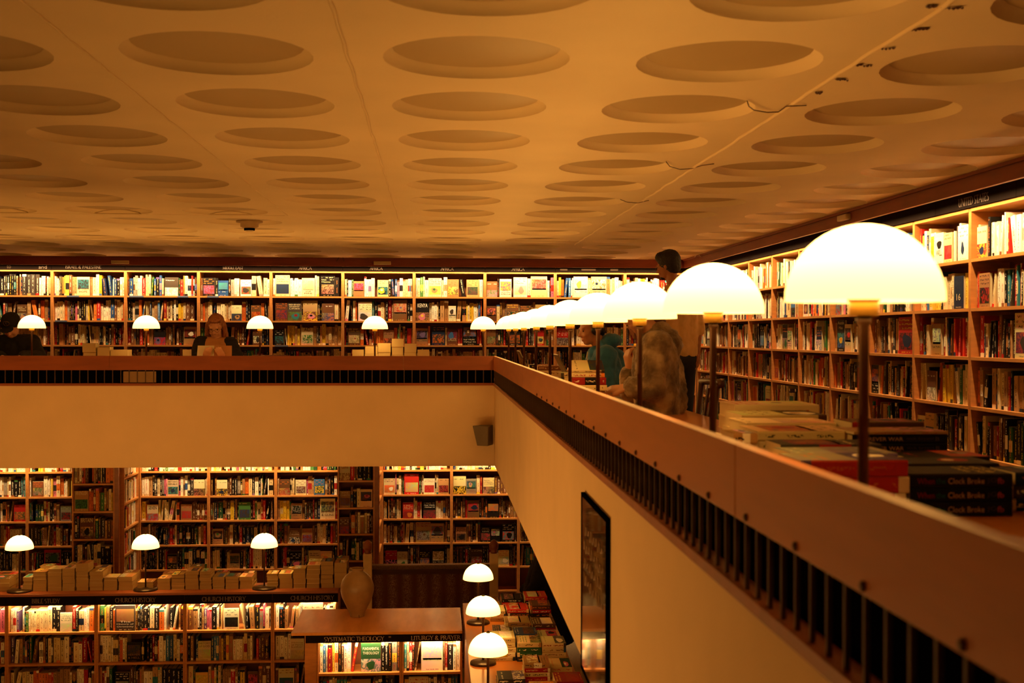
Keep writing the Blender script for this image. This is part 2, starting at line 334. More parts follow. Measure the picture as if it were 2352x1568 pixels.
        if tl:
            n = len(tl); zt = (ty if ty > .4 else .1) + .3
            for i, st in enumerate(tl):
                put_text(mb, st, (X2 + .0008, d / 2, h * (zt - .04 - i * .3 / n)), (0, 1, 0), (0, 0, 1), d * min(.84, .11 * len(st) + .2), h * .2 / n, ink)
        else:
            for i in range(rr.choice([1, 2, 3])):
                zz = ty + .24 - i * .11; q(m_, d - m_, zz * h, (zz + .08) * h, base[2], ink, X2)
        if k < .7: q(d * .2, d * .8, .03 * h, .07 * h, base[0], ink, X2)
def shade_of_r(rr):
    return lin(rr.choice(rr.choice(list(PAL.values()))))

# frames of bookcases: local x along the shelf (left to right as one faces it), y into the case, z up (world)
def mat_face(): return Matrix(((0, 1, 0, 0), (-1, 0, 0, 0), (0, 0, 1, 0), (0, 0, 0, 1)))   # cover to -y, spine to -x
def fill_row(CM, x0, x1, z, hmax, place, pal=WT, faces=(), yf=.035, randface=.0, gap=.05, hl=.72, big=False):
    """faces: (x_start, x_end, colour, titles or None, accent) in local x"""
    faces = sorted(faces); x = x0 + .004; n = 0; fi = 0; prev_h = None
    run = 0; rc = None; rh = 0
    while x < x1 - .012:
        if fi < len(faces) and x >= faces[fi][0] - .012:
            f = faces[fi]; fi += 1
            w = min(f[1] - f[0], x1 - x - .002)
            if w < .06: continue
            h = min(hmax * .93, w * RN.uniform(1.42, 1.55)); h = max(h, hmax * .68)
            t = RN.uniform(.015, .032); n += 1
            A = CM @ Matrix.Translation((x, yf + RN.uniform(-.012, .0) + t, z)) @ mat_face()
            # lean back a little
            A = CM @ Matrix.Translation((x, yf - .012 + t, z + .0005)) @ mat_face()
            spec(A, t, h, w, f[2], place + (n,), face=True, titles=f[3] if len(f) > 3 else None, acc=f[4] if len(f) > 4 else None, hard=RN.random() < .5, ink=f[5] if len(f) > 5 else None)
            x += w + .004; continue
        if RN.random() < randface and x1 - x > .2:
            w = RN.uniform(.125, .16)
            if fi < len(faces) and x + w > faces[fi][0]: pass
            else:
                t = RN.uniform(.015, .03); n += 1; h = min(hmax * .93, w * 1.5)
                spec(CM @ Matrix.Translation((x, yf - .012 + t, z + .0005)) @ mat_face(), t, h, w, pick(pal), place + (n,), face=True)
                x += w + .004; continue
        if RN.random() < gap * .25 and x1 - x > .16:
            x += RN.uniform(.015, .05); continue
        if run > 0: run -= 1; c = rc; h = rh; t = rt_
        else:
            c = pick(pal); t = RN.choice([.014, .018, .022, .026, .03, .036, .045]) * RN.uniform(.85, 1.15); h = hmax * RN.uniform(hl, .93)
            if RN.random() < .12: run = RN.choice([1, 2, 3]); rc, rh, rt_ = c, h, t
        lim = (faces[fi][0] if fi < len(faces) else x1) + .008
        if x + t > lim:
            if fi < len(faces): x = faces[fi][0]; continue
            break
        n += 1; d = min(.19, h * RN.uniform(.62, .72))
        lean = 0
        if RN.random() < gap and x + t + .05 < lim: lean = RN.choice([-1, 1]) * RN.uniform(.06, .2)
        if lean > 0: # top towards +x
            A = CM @ Matrix.Translation((x, yf + RN.uniform(-.01, .014), z + t * math.sin(lean))) @ Matrix.Rotation(lean, 4, 'Y')
            ex = h * math.sin(lean) + t * math.cos(lean)
            A = CM @ Matrix.Translation((x, yf, z + t * math.sin(lean))) @ Matrix.Rotation(lean, 4, 'Y')
            spec(A, t, h, d, c, place + (n,)); x += ex + .003
        elif lean < 0:
            ex = h * math.sin(-lean)
            A = CM @ Matrix.Translation((x + ex, yf, z)) @ Matrix.Rotation(lean, 4, 'Y')
            spec(A, t, h, d, c, place + (n,)); x += ex + t * math.cos(lean) + .003
        else:
            spec(CM @ Matrix.Translation((x, yf + RN.uniform(-.008, .012), z + .0005)), t, h, d, c, place + (n,)); x += t + RN.uniform(.0006, .003)

_cc = {}
def bookcase(CM, W, levels, ztop, D=.26, label='', group=None, th=.018):
    """levels: z of shelf tops from the top down; everything local to CM (its z=0 is the floor of the case)"""
    zb = 0 if ztop > .5 else FL
    CM = CM @ Matrix.Translation((0, 0, zb)); levels = [l - zb for l in levels]; ztop = ztop - zb
    root = empty('bookcase', CM, label, 'bookcase', group)
    key = (round(W, 3), tuple(round(l, 3) for l in levels), round(ztop, 3), D)
    if key in _cc:
        for mname, me in _cc[key]:
            o = bpy.data.objects.new(mname, me); COL.objects.link(o); o.parent = root
        return root
    parts = []
    def part(nm, b, mt): o = b.build(nm, mt, root); parts.append((nm, o.data)); return o
    for x0, x1 in ((0.001, th), (W - th, W - .001)):
        b = MB(); b.box(x0, x1, 0, D, 0, ztop, mi=0); part('side_panel', b, M['case'])
    b = MB(); b.box(th, W - th, D - .012, D, .0, ztop - .002); part('back_panel', b, M['caseback'])
    b = MB(); b.box(th, W - th, -.002, D - .012, ztop - .022, ztop); part('top_panel', b, M['shelf'])
    for l in levels:
        b = MB(); b.box(th, W - th, .0, D - .012, l - .02, l); part('shelf', b, M['shelf'])
    _cc[key] = parts
    return root
ORD = ['first', 'second', 'third', 'fourth', 'fifth', 'sixth', 'seventh', 'eighth', 'ninth', 'tenth', 'eleventh', 'twelfth']
ROWN = ['top', 'second', 'third', 'fourth', 'fifth', 'sixth', 'seventh']

# ================================================================== SETTING
FL = -2.55                       # lower floor
XW, YW = 3.60, 15.50             # wall faces of the upper gallery
def slab(name, *boxes, mt='plaster'):
    b = MB()
    for q in boxes: b.box(*q)
    return struct(b.build(name, M[mt] if isinstance(mt, str) else mt))
XP, YP = .556, 11.41             # void faces of the gallery parapets
slab('floor_upper', (XP + .06, 3.6, -2.9, 15.6, -.04, 0), (-9, XP + .06, YP + .06, 15.6, -.04, 0), (-9, XP + .06, -2.9, .2, -.04, 0), (-9, -7.5, .2, YP + .06, -.04, 0), mt='carpet2')
slab('ceiling_lower', (XP + .02, 3.6, -2.9, 16.2, -.062, -.04), (-9, XP + .02, YP + .02, 16.2, -.062, -.04), (-9, XP + .02, -2.9, .24, -.062, -.04), (-9, -7.46, .24, YP + .02, -.062, -.04), mt='plaster')
slab('floor_lower', (-9, 3.7, -2.9, 16.2, FL - .05, FL), mt='carpet')
slab('wall_right', (3.6, 3.7, -2.9, 15.6, FL, E + 1.1), mt='wallpaint')
slab('wall_back', (-9, 3.7, 15.5, 15.6, -.04, E + 1.1), mt='wallpaint')
slab('wall_back_lower', (-9, 3.7, 15.9, 16.0, FL, -.05), mt='wallpaint')
slab('wall_left', (-9.1, -9, -2.9, 16.2, FL, E + 1.1), mt='wallpaint')
slab('wall_front', (-9, 3.7, -3.0, -2.9, FL, E + 1.1), mt='wallpaint')

# ceiling with round coffers
def ceiling():
    b = MB(); P = .88; n = 32; R0, R1, dz = .322, .29, .036; Z = 0
    xs = [.14 + P * k for k in range(-10, 5)]; ys = [4.16 + P * k for k in range(-8, 14)]
    for cx in xs:
        for cy in ys:
            x0, x1, y0, y1 = cx - P / 2, cx + P / 2, cy - P / 2, cy + P / 2
            x1c = min(x1, 3.62); y1c = min(y1, 15.52)
            if cx + R0 > 3.25 or cy + R0 > 15.52:
                if x0 < 3.62 and y0 < 15.52: b.add([(x0, y0, Z), (x0, y1c, Z), (x1c, y1c, Z), (x1c, y0, Z)])
                continue
            ring = []; sq = []
            for i in range(n):
                a = 2 * PI * i / n; c, s = math.cos(a), math.sin(a)
                ring.append((cx + R0 * c, cy + R0 * s)); k = (P / 2) / max(abs(c), abs(s)); sq.append((cx + c * k, cy + s * k))
            for i in range(n):
                j = (i + 1) % n
                b.mesh_add([(*sq[i], Z), (*ring[i], Z), (*ring[j], Z), (*sq[j], Z)], [(0, 1, 2, 3)])
            lev = [(R0, 0), (R0 - .004, .012), (R1 + .008, dz - .008), (R1, dz)]
            vs = []; fs = []
            for r, z in lev:
                for i in range(n): a = 2 * PI * i / n; vs.append((cx + r * math.cos(a), cy + r * math.sin(a), Z + z))
            for q in range(3):
                for i in range(n): fs.append((q * n + i, (q + 1) * n + i, (q + 1) * n + (i + 1) % n, q * n + (i + 1) % n))
            b.mesh_add(vs, fs, smooth=True)
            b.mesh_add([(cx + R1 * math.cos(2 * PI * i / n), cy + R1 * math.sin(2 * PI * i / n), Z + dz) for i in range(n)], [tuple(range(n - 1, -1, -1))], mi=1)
    # solid layer above
    b.box(-9.1, 3.7, -2.95, 15.6, .06, .12)
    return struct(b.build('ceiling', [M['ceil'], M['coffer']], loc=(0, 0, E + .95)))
ceiling()
def ridge(name, pts, r=.006):
    b = MB(); b.tube(pts, r, 6); return struct(b.build(name, M['ceil']))
zc = E + .95
def wob(x, y0, y1, a=.006):
    n = int((y1 - y0) / .12); return [(x + RN.uniform(-a, a), y0 + (y1 - y0) * i / n, zc - .001) for i in range(n + 1)]
ridge('trim_1', wob(1.46, 1.5, 12.6), .009); ridge('trim_2', wob(-.30, 2.5, 10.5, .004), .005); ridge('trim_3', wob(-1.18, 2.5, 9.7, .004), .005)
ridge('trim_4', [(-6, 9.72, zc), (-3, 9.7, zc), (-1.2, 9.72, zc)], .004); ridge('trim_5', [(-.3, 10.45, zc), (-.1, 10.47, zc)], .005)
ridge('trim_6', [(-6, 12.2, zc), (-2, 12.18, zc), (1.5, 12.2, zc)], .0035)

# cornice beams in front of the bookcases
slab('trim_7', (3.12, 3.145, .0, 15.02, E + .845, E + .952), (3.10, 3.16, .0, 15.0, E + .93, E + .952), mt='beam')
slab('trim_8', (-9, 3.12, 15.02, 15.045, E + .845, E + .952), mt='beam')

# parapets
def parapet():
    z = E
    w = MB()
    w.box(XP, XP + .05, .2, YP + .05, z - 1.222, z - .47); w.box(XP + .048, XP + .05, .2, YP + .05, z - .47, z - .33)
    struct(w.build('wall_gallery_right', M['plaster']))
    w = MB(); w.box(-9, XP, YP, YP + .05, z - 1.222, z - .47); w.box(-9, XP, YP + .02, YP + .05, z - .47, z - .33)
    struct(w.build('wall_gallery_back', M['plaster']))
    w = MB(); w.box(-7.55, -7.5, .2, YP + .05, z - 1.222, z - .2); struct(w.build('wall_gallery_left', M['plaster']))
    w = MB(); w.box(-7.5, XP, .16, .2, z - 1.222, z - .25); struct(w.build('wall_gallery_front', M['plaster']))
    # upstand under the top rail, behind the grille
    # right balustrade band
    g = empty('balustrade', (XP, 0, z), 'right gallery balustrade with brown veneer board above a black barred vent strip', 'balustrade')
    b = MB()
    segs = [.2, 2.185, 4.9, 7.6, 10.3, YP + .02]
    for i in range(len(segs) - 1): b = MB(); b.box(-.006, .02, segs[i] + (.002 if i else 0), segs[i + 1] - .002, -.334, -.2); smooth_bevel(b.build('fascia_board', M['fascia'], g), .0015)
    b = MB(); b.box(.03, .045, .2, YP + .03, -.46, -.334); b.build('vent_recess', M['black'], g)
    y = 1.0; nb_ = 0; me = None; far = MB()
    bb = MB(); bb.box(-.002, .006, 0, .007, -.456, -.334); me = bb.mesh('grille_bar', M['bar'])
    while y < YP:
        if nb_ < 100: o = bpy.data.objects.new('grille_bar', me); COL.objects.link(o); o.parent = g; o.location = (0, y, 0); nb_ += 1
        else: far.box(-.002, .006, y, y + .009, -.456, -.334)
        y += .0749
    o = far.build('grille_bars', M['bar'], g); o['kind'] = 'stuff'
    b = MB(); b.box(-.012, .03, .2, YP, -.478, -.455); b.build('bottom_rail', M['midwood'], g)
    yy = .93
    while yy < 6.5:
        b = MB(); b.M = Matrix.Translation((-.006, yy, -.322)) @ Matrix.Rotation(-PI / 2, 4, 'Y'); b.lathe([(.0075, 0), (.007, .004), (.003, .006)], 10); b.build('bolt', M['darkwood'], g); yy += .293
    # back band
    g = empty('balustrade', (0, YP, z), 'far gallery balustrade with red-brown board above a black barred vent strip', 'balustrade')
    segs = [-9, -5.9, -3.02, 0.0 - .3, XP]
    for i in range(len(segs) - 1): b = MB(); b.box(segs[i] + .001, segs[i + 1] - .001, -.006, .02, -.333, -.2); b.build('fascia_board', M['midwood'], g)
    b = MB(); b.box(-9, XP, .012, .018, -.46, -.333); b.build('vent_recess', M['black'], g)
    x = XP - .03; bb = MB(); bb.box(0, .008, -.002, .006, -.456, -.333); me = bb.mesh('grille_bar', M['bar'])
    while x > -5.0: o = bpy.data.objects.new('grille_bar', me); COL.objects.link(o); o.parent = g; o.location = (x, 0, 0); x -= .0749
    b = MB(); b.box(-9, XP - .012, -.012, .02, -.478, -.455); b.build('bottom_rail', M['midwood'], g)
    b = MB(); p0 = atY(283, 865, YP); b.box(p0.x, p0.x + .30, .002, .01, -.45, -.345); b.build('paper_behind_grille', plain('brown_card', '#8a6a44'), g)
parapet()

# gallery desks (worktops) behind the parapets
def desks():
    b = MB(); b.box(XP + .074, 1.46, .3, YP - .001, E - .465, E - .435); d = smooth_bevel(b.build('reading_counter', M['desk']), .004)
    tag(d, 'long wooden reading counter behind the right gallery balustrade', 'counter')
    for y in (1.2, 3.8, 6.2, 8.6, 11.0):
        q = MB(); q.box(XP + .1, 1.3, y - .015, y + .015, 0, E - .465); q.build('support_panel', M['desk'], d)
    b = MB(); b.box(-8.9, 1.46, YP + .051, YP + .85, E - .465, E - .435); d = smooth_bevel(b.build('reading_counter', M['desk']), .004)
    tag(d, 'long wooden reading counter behind the far gallery balustrade', 'counter')
    for x in (-6.5, -4.5, -2.4, -.2, 1.3):
        q = MB(); q.box(x - .015, x + .015, YP + .1, YP + .7, 0, E - .465); q.build('support_panel', M['desk'], d)
desks()

# ================================================================== BOOKCASES
LV = [.4785, .172, -.132, -.44, -.745, -1.05]      # shelf tops relative to the eye
TOPZ = .795
def case_place(nm): return nm
# --- far upper wall
YB = 15.22; pitch = .8915; X0 = -4.725
names_back = {-2: 'farthest case', -1: 'case before ISRAEL & PALESTINE', 0: 'ISRAEL & PALESTINE case', 1: 'unsigned case before MIDDLE EAST', 2: 'MIDDLE EAST case', 3: 'first AFRICA case', 4: 'second AFRICA case', 5: 'third AFRICA case', 6: 'fourth AFRICA case', 7: 'case after the AFRICA cases', 8: 'corner case of the far wall'}
def FX(lst, Y, CMx):   # pixel ranges -> local x
    out = []
    for f in lst:
        a = atY(f[0], 700, Y).x - CMx; b = atY(f[1], 700, Y).x - CMx
        out.append((a, b) + tuple(f[2:]))
    return out
FB = {0: [(176, 205, 'cream', ['BETWEEN', 'HOPE'], 'charcoal'), (378, 408, 'charcoal', None, 'white'), (467, 495, 'black', None, 'red'), (502, 525, 'blue', None, 'teal'), (552, 577, 'white', None, 'red'),
          (634, 667, 'cream', None, 'navy'), (693, 722, 'cream', ['CHAIN', 'OF', 'FIRE'], 'cream', 'charcoal'), (736, 768, 'black', None, 'tan'), (811, 835, 'tan', None, 'red'), (867, 892, 'cream', None, 'black'),
          (983, 1013, 'cream', None, 'yellow'), (1028, 1054, 'tan', None, 'yellow'), (1072, 1099, 'tan', None, 'brown'), (1116, 1140, 'brown', None, 'pink'), (1148, 1175, 'white', ['HOW', 'SOUTH', 'AFRICA'], 'grey', 'charcoal'),
          (1180, 1211, 'white', None, 'cream'), (1219, 1256, 'cream', None, 'tan'), (1318, 1350, 'white', None, 'white'), (1359, 1394, 'cream', None, 'tan')],
      1: [(40, 62, 'brown', None, 'tan'), (530, 553, 'cream', None, 'charcoal'), (576, 598, 'brown', None, 'red'), (632, 660, 'brown', None, 'red'), (662, 693, 'charcoal', ['BEHIND', 'ENEMY', 'LINES'], 'brown', 'cream'), (697, 730, 'tan', None, 'brown'),
          (741, 769, 'brown', None, 'tan'), (823, 854, 'white', None, 'white'), (903, 935, 'brown', None, 'tan'), (953, 983, 'black', ['KENYA'], 'brown', 'white'), (1030, 1047, 'white', None, 'white'), (1116, 1138, 'brown', None, 'orange'),
          (1164, 1191, 'brown', None, 'charcoal'), (1194, 1219, 'brown', None, 'brown'), (1230, 1255, 'tan', None, 'brown')],
      2: [(354, 380, 'black', None, 'red'), (421, 450, 'tan', None, 'brown'), (580, 601, 'brown', None, 'tan'), (630, 652, 'black', None, 'charcoal'), (692, 719, 'cream', ['AID'], 'green', 'black'), (801, 829, 'brown', None, 'tan'), (880, 903, 'tan', None, 'orange'),
          (953, 980, 'tan', None, 'charcoal'), (992, 1022, 'navy', None, 'charcoal'), (1029, 1053, 'brown', ['LAGOS'], 'red', 'cream'), (1063, 1095, 'black', None, 'brown'), (1117, 1138, 'brown', None, 'tan'), (1168, 1196, 'black', None, 'brown'),
          (1228, 1250, 'red', None, 'yellow'), (1278, 1304, 'red', None, 'brown')]}
pal_back = {-2: [WT, WARM, WARM], -1: [WT, WARM, WARM], 0: [WT, WT, WARM], 1: [WT, WT, WARM], 2: [WT, WARM, DARKP], 3: [LITE, WARM, WARM], 4: [LITE, WT, WARM], 5: [LITE, LITE, WARM], 6: [LITE, WARM, DARKP], 7: [LITE, WARM, WT], 8: [LITE, WARM, WARM]}
for k in range(-2, 9):
    x = X0 + pitch * k; W = pitch if k < 8 else 3.33 - x
    CM = T(x, YB, 0)
    nm = names_back[k]
    bookcase(CM, W, [E + l for l in LV], E + TOPZ, D=.27, label='pine wall bookcase full of books, ' + nm, group='pine bookcases along the far gallery wall')
    for r in range(5):
        fc = [f for f in FX(FB.get(r, []), YB, x) if f[0] > .0 and f[1] < W]
        fill_row(CM, .02, W - .02, E + LV[r], .283, (nm, ROWN[r]), pal_back[k][min(r, 2)], fc, gap=.05)
# --- right upper wall
XR = 3.33
FR = {(0, 0): [(.05, .18, 'cream', None, 'red')], (1, 1): [(.6, .74, 'navy', ['16'], 'navy', 'cream')], (2, 2): [(.56, .84, 'red', None, 'black')], (3, 2): [(.12, .3, 'black', ['Austin', 'Has'], 'teal', 'white'), (.3, .45, 'cream', None, 'brown')],
      (1, 0): [(.3, .44, 'white', ['WILL'], 'white', 'charcoal'), (.45, .58, 'cream', None, 'red')], (-1, 0): [(.42, .6, 'black', ['ZERO', 'FAIL'], 'charcoal', 'white')], (5, 2): [(.3, .46, 'black', None, 'grey')], (0, 2): [(.55, .75, 'cream', None, 'red')]}
names_right = {}
Y7 = 7.337
right_edges = [Y7 + .888 * k for k in range(-2, 8)] + [14.44 + .0, 15.19]
right_edges = sorted(set(round(v, 3) for v in right_edges if v < 14.2)) + [14.441, 15.19]
nb = len(right_edges) - 1
for i in range(nb):
    y0, y1 = right_edges[i], right_edges[i + 1]; W = y1 - y0
    CM = T(XR, y1, 0, -PI / 2)
    nm = 'UNITED STATES case' if i == 1 else ('case nearer than UNITED STATES' if i == 0 else ('%s case beyond UNITED STATES' % ORD[i - 2]))
    bookcase(CM, W, [E + l for l in LV], E + TOPZ, D=.26, label='pine wall bookcase of books on the right wall, ' + nm, group='pine bookcases along the right gallery wall')
    for r in range(6):
        fc = FR.get((i - 1, r), [])
        pal = [LITE, WT, WT, WARM, WT, DARKP][r] if i > 3 else [WT, WT, WARM, WARM, DARKP, DARKP][r]
        fill_row(CM, .02, W - .02, E + LV[r], .283, (nm, ROWN[r]), pal, fc, gap=.12, randface=.03, hl=.7)
# sign boards over the galleries
def sign(mw, W, H, texts, label, group=None, colr='letter2', tz_=None):
    b = MB(); b.box(0.002, W - .002, -.012, .0, 0, H); o = b.build('sign_board', M['sign'], mw=mw); tag(o, label, 'sign', group)
    if texts:
        t = MB()
        for st, xc, hh, ww in texts: (put_serif if st.isupper() else put_text)(t, st, (xc, -.0135, tz_ or H * .5), (1, 0, 0), (0, 0, 1), ww, hh, (.8, .8, .8))
        t.build('lettering', M[colr], o)
    return o
sb = {-1: [('and', None, 98)], 0: [('ISRAEL & PALESTINE', 191, 79)], 2: [('MIDDLE EAST', 535, 46)], 3: [('AFRICA', 701, 29)], 4: [('AFRICA', 864, 29)], 5: [('AFRICA', 1027, 29)], 6: [('AFRICA', 1190, 29)]}
for k in range(-2, 9):
    x = X0 + pitch * k; W = pitch if k < 8 else 3.3 - x
    tx = []
    for st, c, w in sb.get(k, []):
        if c is None: c = 98; w = 18
        p = atY(c, 617, 15.2); tx.append((st, p.x - x, .036 if st != 'and' else .045, w / 182.))
    nm = names_back[k]
    o = sign(T(x, 15.218, E + .797), W, .15, tx, ('black sign board reading %s, %s' % (tx[0][0], nm)) if tx else 'blank black sign board above the ' + nm, 'sign boards above the far wall bookcases', 'letter3', tz_=.032)
    if k == 7:
        t = MB()
        for c, w in ((1295, 17), (1352, 33), (1411, 18)):
            p = atY(c, 619, 15.2); ww = w / 182.; t.box(p.x - x - ww / 2, p.x - x + ww / 2, -.0135, -.012, .022, .042)
        t.build('blurred_lettering_strip', M['letter2'], o)
    if k == -1:
        t = MB(); p = atY(20, 619, 15.2); put_text(t, 'to', (p.x - x, -.0135, .032), (1, 0, 0), (0, 0, 1), .05, .04, (.8,) * 3); t.build('lettering', M['letter2'], o)
sy = [5.7, 6.71, 7.83, 8.80, 9.75, 10.7, 11.65, 12.6, 13.55, 14.4, 15.2]
for i in range(len(sy) - 1):
    W = sy[i + 1] - sy[i]; tx = [('UNITED STATES', W - .55, .05, .42)] if i == 1 else []
    o = sign(T(3.328, sy[i + 1], E + .797, -PI / 2), W, .15, tx, 'black sign board reading UNITED STATES on the right wall' if i == 1 else 'blank black sign board on right wall, %s' % ('nearer than UNITED STATES' if i == 0 else ORD[i - 2] + ' beyond UNITED STATES'), 'sign boards above the right wall bookcases', 'letter3', tz_=.042)

# --- lower far wall
YL = 15.6
LL = [-1.745, -2.062, -2.374, -2.686, -3.0, -3.31]
TOPL = -1.40
def xl(px, Y=YL): return atY(px, 1200, Y).x
low_bays = [(-137, 20, 'far end case'), (20, 62 + 0, None)]
lowb = [(-95, 62, 'far-end lower case'), (62, 219, 'lower case before first pillar'), (320, 479, 'first lower case after first pillar'), (479, 633, 'second lower case after first pillar'), (633, 787, 'third lower case after first pillar'), (877, 1037, 'first lower case after second pillar'), (1037, 1191, 'second lower case after second pillar'), (1191, 1345, 'third lower case after second pillar')]
FLW = {1: [(73, 98, 'brown', None, 'tan'), (386, 411, 'cream', ["BRITAIN'S", 'REPUBLIC'], 'charcoal'), (445, 470, 'cream', None, 'tan'), (499, 523, 'cream', None, 'charcoal'), (640, 665, 'brown', None, 'tan'), (679, 703, 'cream', None, 'brown'), (721, 745, 'blue', None, 'green'),
           (884, 910, 'cream', None, 'orange'), (931, 964, 'red', None, 'cream'), (975, 1000, 'white', None, 'red'), (1007, 1031, 'tan', None, 'red'), (1041, 1070, 'cream', None, 'black'), (1073, 1096, 'grey', None, 'teal'), (1111, 1136, 'cream', None, 'tan')],
       2: [(32, 60, 'red', None, 'orange'), (138, 162, 'grey', None, 'charcoal'), (338, 363, 'cream', ['SEVEN'], 'grey'), (415, 440, 'tan', None, 'red'), (550, 577, 'green', None, 'charcoal'), (669, 694, 'tan', None, 'black'), (735, 769, 'cream', ['EMPIRE', '& GUNS'], 'tan', 'brown'),
           (926, 950, 'red', None, 'red'), (973, 1001, 'black', None, 'red'), (1076, 1103, 'brown', None, 'red'), (1120, 1146, 'black', None, 'tan')],
       3: [(487, 511, 'tan', None, 'brown'), (663, 687, 'brown', None, 'charcoal'), (695, 719, 'tan', None, 'red'), (955, 988, 'tan', None, 'grey'), (990, 1020, 'tan', None, 'red'), (1048, 1072, 'tan', None, 'brown'), (1104, 1127, 'black', ['PENN', 'WINTER', 'KING'], 'red', 'cream'), (1129, 1150, 'black', None, 'cream'), (1154, 1183, 'black', None, 'red')],
       4: [(100, 138, 'red', None, 'black'), (382, 405, 'black', None, 'brown'), (525, 548, 'tan', None, 'brown'), (667, 694, 'black', None, 'navy'), (709, 735, 'cream', None, 'cream'), (738, 765, 'cream', None, 'cream'), (887, 913, 'red', None, 'black'), (915, 939, 'cream', None, 'cream'), (966, 990, 'black', None, 'tan'),
           (993, 1022, 'black', ['PRINCES', 'IN THE', 'TOWER'], 'tan', 'cream'), (1083, 1110, 'brown', None, 'red'), (1145, 1170, 'cream', None, 'cream')]}
zl = FL
for i, (a, b_, nm) in enumerate(lowb):
    x0, x1 = xl(a), xl(b_); W = x1 - x0; CM = T(x0, YL, 0)
    bookcase(CM, W, [E + l for l in LL], E + TOPL, D=.27, label='pine bookcase full of books, ' + nm, group='pine bookcases along the lower far wall')
    for r in range(5):
        fc = [(f[0] + 0, f[1]) + tuple(f[2:]) for f in FX(FLW.get(r, []), YL, x0) if f[0] > -.02 and f[1] < W]
        pal = [LITE, WT, WARM, WARM, DARKP][r] if i not in (1,) else [LITE, LITE, DARKP, WARM, DARKP][r]
        fill_row(CM, .02, W - .02, E + LL[r], .285, (nm, ROWN[r]), pal, fc, gap=.05)
# pillars of the lower wall with shelves on their faces
YPf = 14.6
def pillar(pa, pb, label, nm, rows, faces, n):
    xa, xb = atY(pa, 1200, YPf).x, atY(pb, 1200, YPf).x
    b = MB(); b.box(xa + .02, xb - .27, YPf + .27, 15.9, FL, -.05); struct(b.build('wall_pier_%d' % n, M['wallpaint']))
    W = xb - xa; CM = T(xa, YPf, 0)
    lv = [-(y - 769) * YPf / F for y in rows]; lv = [l - .005 for l in lv] + [lv[-1] - .31, lv[-1] - .62]
    bookcase(CM, W - .045, [E + l for l in lv], E - 1.40, D=.26, label=label)
    for r in range(4):
        fc = [(atY(f[0], 1200, YPf).x - xa, atY(f[1], 1200, YPf).x - xa) + tuple(f[3:]) for f in faces if f[2] == r]
        fill_row(CM, .02, W - .065, E + lv[r], .29, (nm, ROWN[r]), [WARM, WARM, WARM, DARKP][r], fc, gap=.03)
    b = MB(); b.box(W - .045, W, 0.0, .03, 0, E - 1.4 - FL); o = b.build('end_board', M['midwood'], mw=T(xa, YPf, FL)); tag(o, 'red-brown edge board of the ' + nm.split(' of ')[0], 'board')
    # shelves on the side that faces the aisle
    CS = T(xb, YPf + .265, 0, PI / 2); WS = YL - YPf - .27
    bookcase(CS, WS, [E + l for l in LL[:5]], E - 1.40, D=.22, label='narrow bookcase on the side of the ' + nm)
    for r in range(5): fill_row(CS, .02, WS - .02, E + LL[r], .285, ('side of the ' + nm, ROWN[r]), LITE if r < 3 else WARM, [], gap=.04)
pillar(165, 272, 'bookcase on the front of the first wall pillar, shaded', 'first pillar bookcase', [1104.5, 1167, 1229.6, 1289], [(171, 203, 1, 'tan', ['AN ENGLISH'], 'green', 'cream'), (182, 214, 2, 'brown', ['BRITAIN'], 'tan', 'cream')], 1)
pillar(775, 869, 'bookcase on the front of the second wall pillar, shaded', 'second pillar bookcase', [1101, 1163, 1223, 1284], [(779, 803, 0, 'cream', ['Game'], 'tan'), (781, 806, 1, 'tan', ['BONE', 'CHESTS'], 'brown', 'cream'), (828, 856, 1, 'cream', None, 'brown'), (778, 800, 2, 'brown', None, 'red')], 2)

# --- church history island
Y1 = 12.3
e1 = [atY(p, 1400, Y1).x for p in (-190, 15, 220.7, 424.5, 626)]; e1.append(e1[-1] + .66)
Z1 = [-2.982, -3.295, -3.61]
n1 = ['case before BIBLE STUDY', 'BIBLE STUDY case', 'first CHURCH HISTORY case', 'second CHURCH HISTORY case', 'third CHURCH HISTORY case']
F1 = {0: [(138, 165, 'white', None, 'white'), (262, 308, 'charcoal', ['The', 'History of', 'Christianity'], 'tan', 'white'), (513, 547, 'white', None, 'black'), (695, 740, 'cream', None, 'cream')],
      1: [(290, 322, 'black', ['HEAVEN', '& HELL'], 'brown', 'tan'), (455, 484, 'cream', ['HISTORY', 'of GOD'], 'cream', 'charcoal'), (669, 700, 'cream', ['Making', 'of Martin', 'Luther'], 'cream', 'brown')],
      2: [(262, 295, 'black', None, 'grey'), (450, 478, 'yellow', None, 'yellow'), (568, 591, 'brown', None, 'red'), (637, 673, 'cream', None, 'blue')]}
for i in range(5):
    W = e1[i + 1] - e1[i]; CM = T(e1[i], Y1, 0)
    bookcase(CM, W, [E + l for l in Z1], E - 2.615, D=.3, label='pine bookcase under the stacked island counter, ' + n1[i], group='pine bookcases of the CHURCH HISTORY island')
    for r in range(3):
        fc = [(atY(f[0], 1400, Y1).x - e1[i], atY(f[1], 1400, Y1).x - e1[i]) + tuple(f[2:]) for f in F1[r] if atY(f[0], 1400, Y1).x > e1[i] and atY(f[1], 1400, Y1).x < e1[i + 1]]
        fill_row(CM, .02, W - .02, E + Z1[r], .288 if r else .275, (n1[i], ROWN[r]), [WT, WT, WARM][r], fc, gap=.05, yf=.05)
b = MB(); b.box(e1[0] - 2, e1[-1], Y1 - .03, Y1 + .42, E - 2.615, E - 2.59); o = smooth_bevel(b.build('worktop', M['midwood']), .004); tag(o, 'red-brown counter top over the CHURCH HISTORY bookcases', 'counter top')
s1 = [(1, 'BIBLE STUDY', 107, 62), (2, 'CHURCH HISTORY', 312, 90), (3, 'CHURCH HISTORY', 515, 98), (4, 'CHURCH HISTORY', 718, 98)]
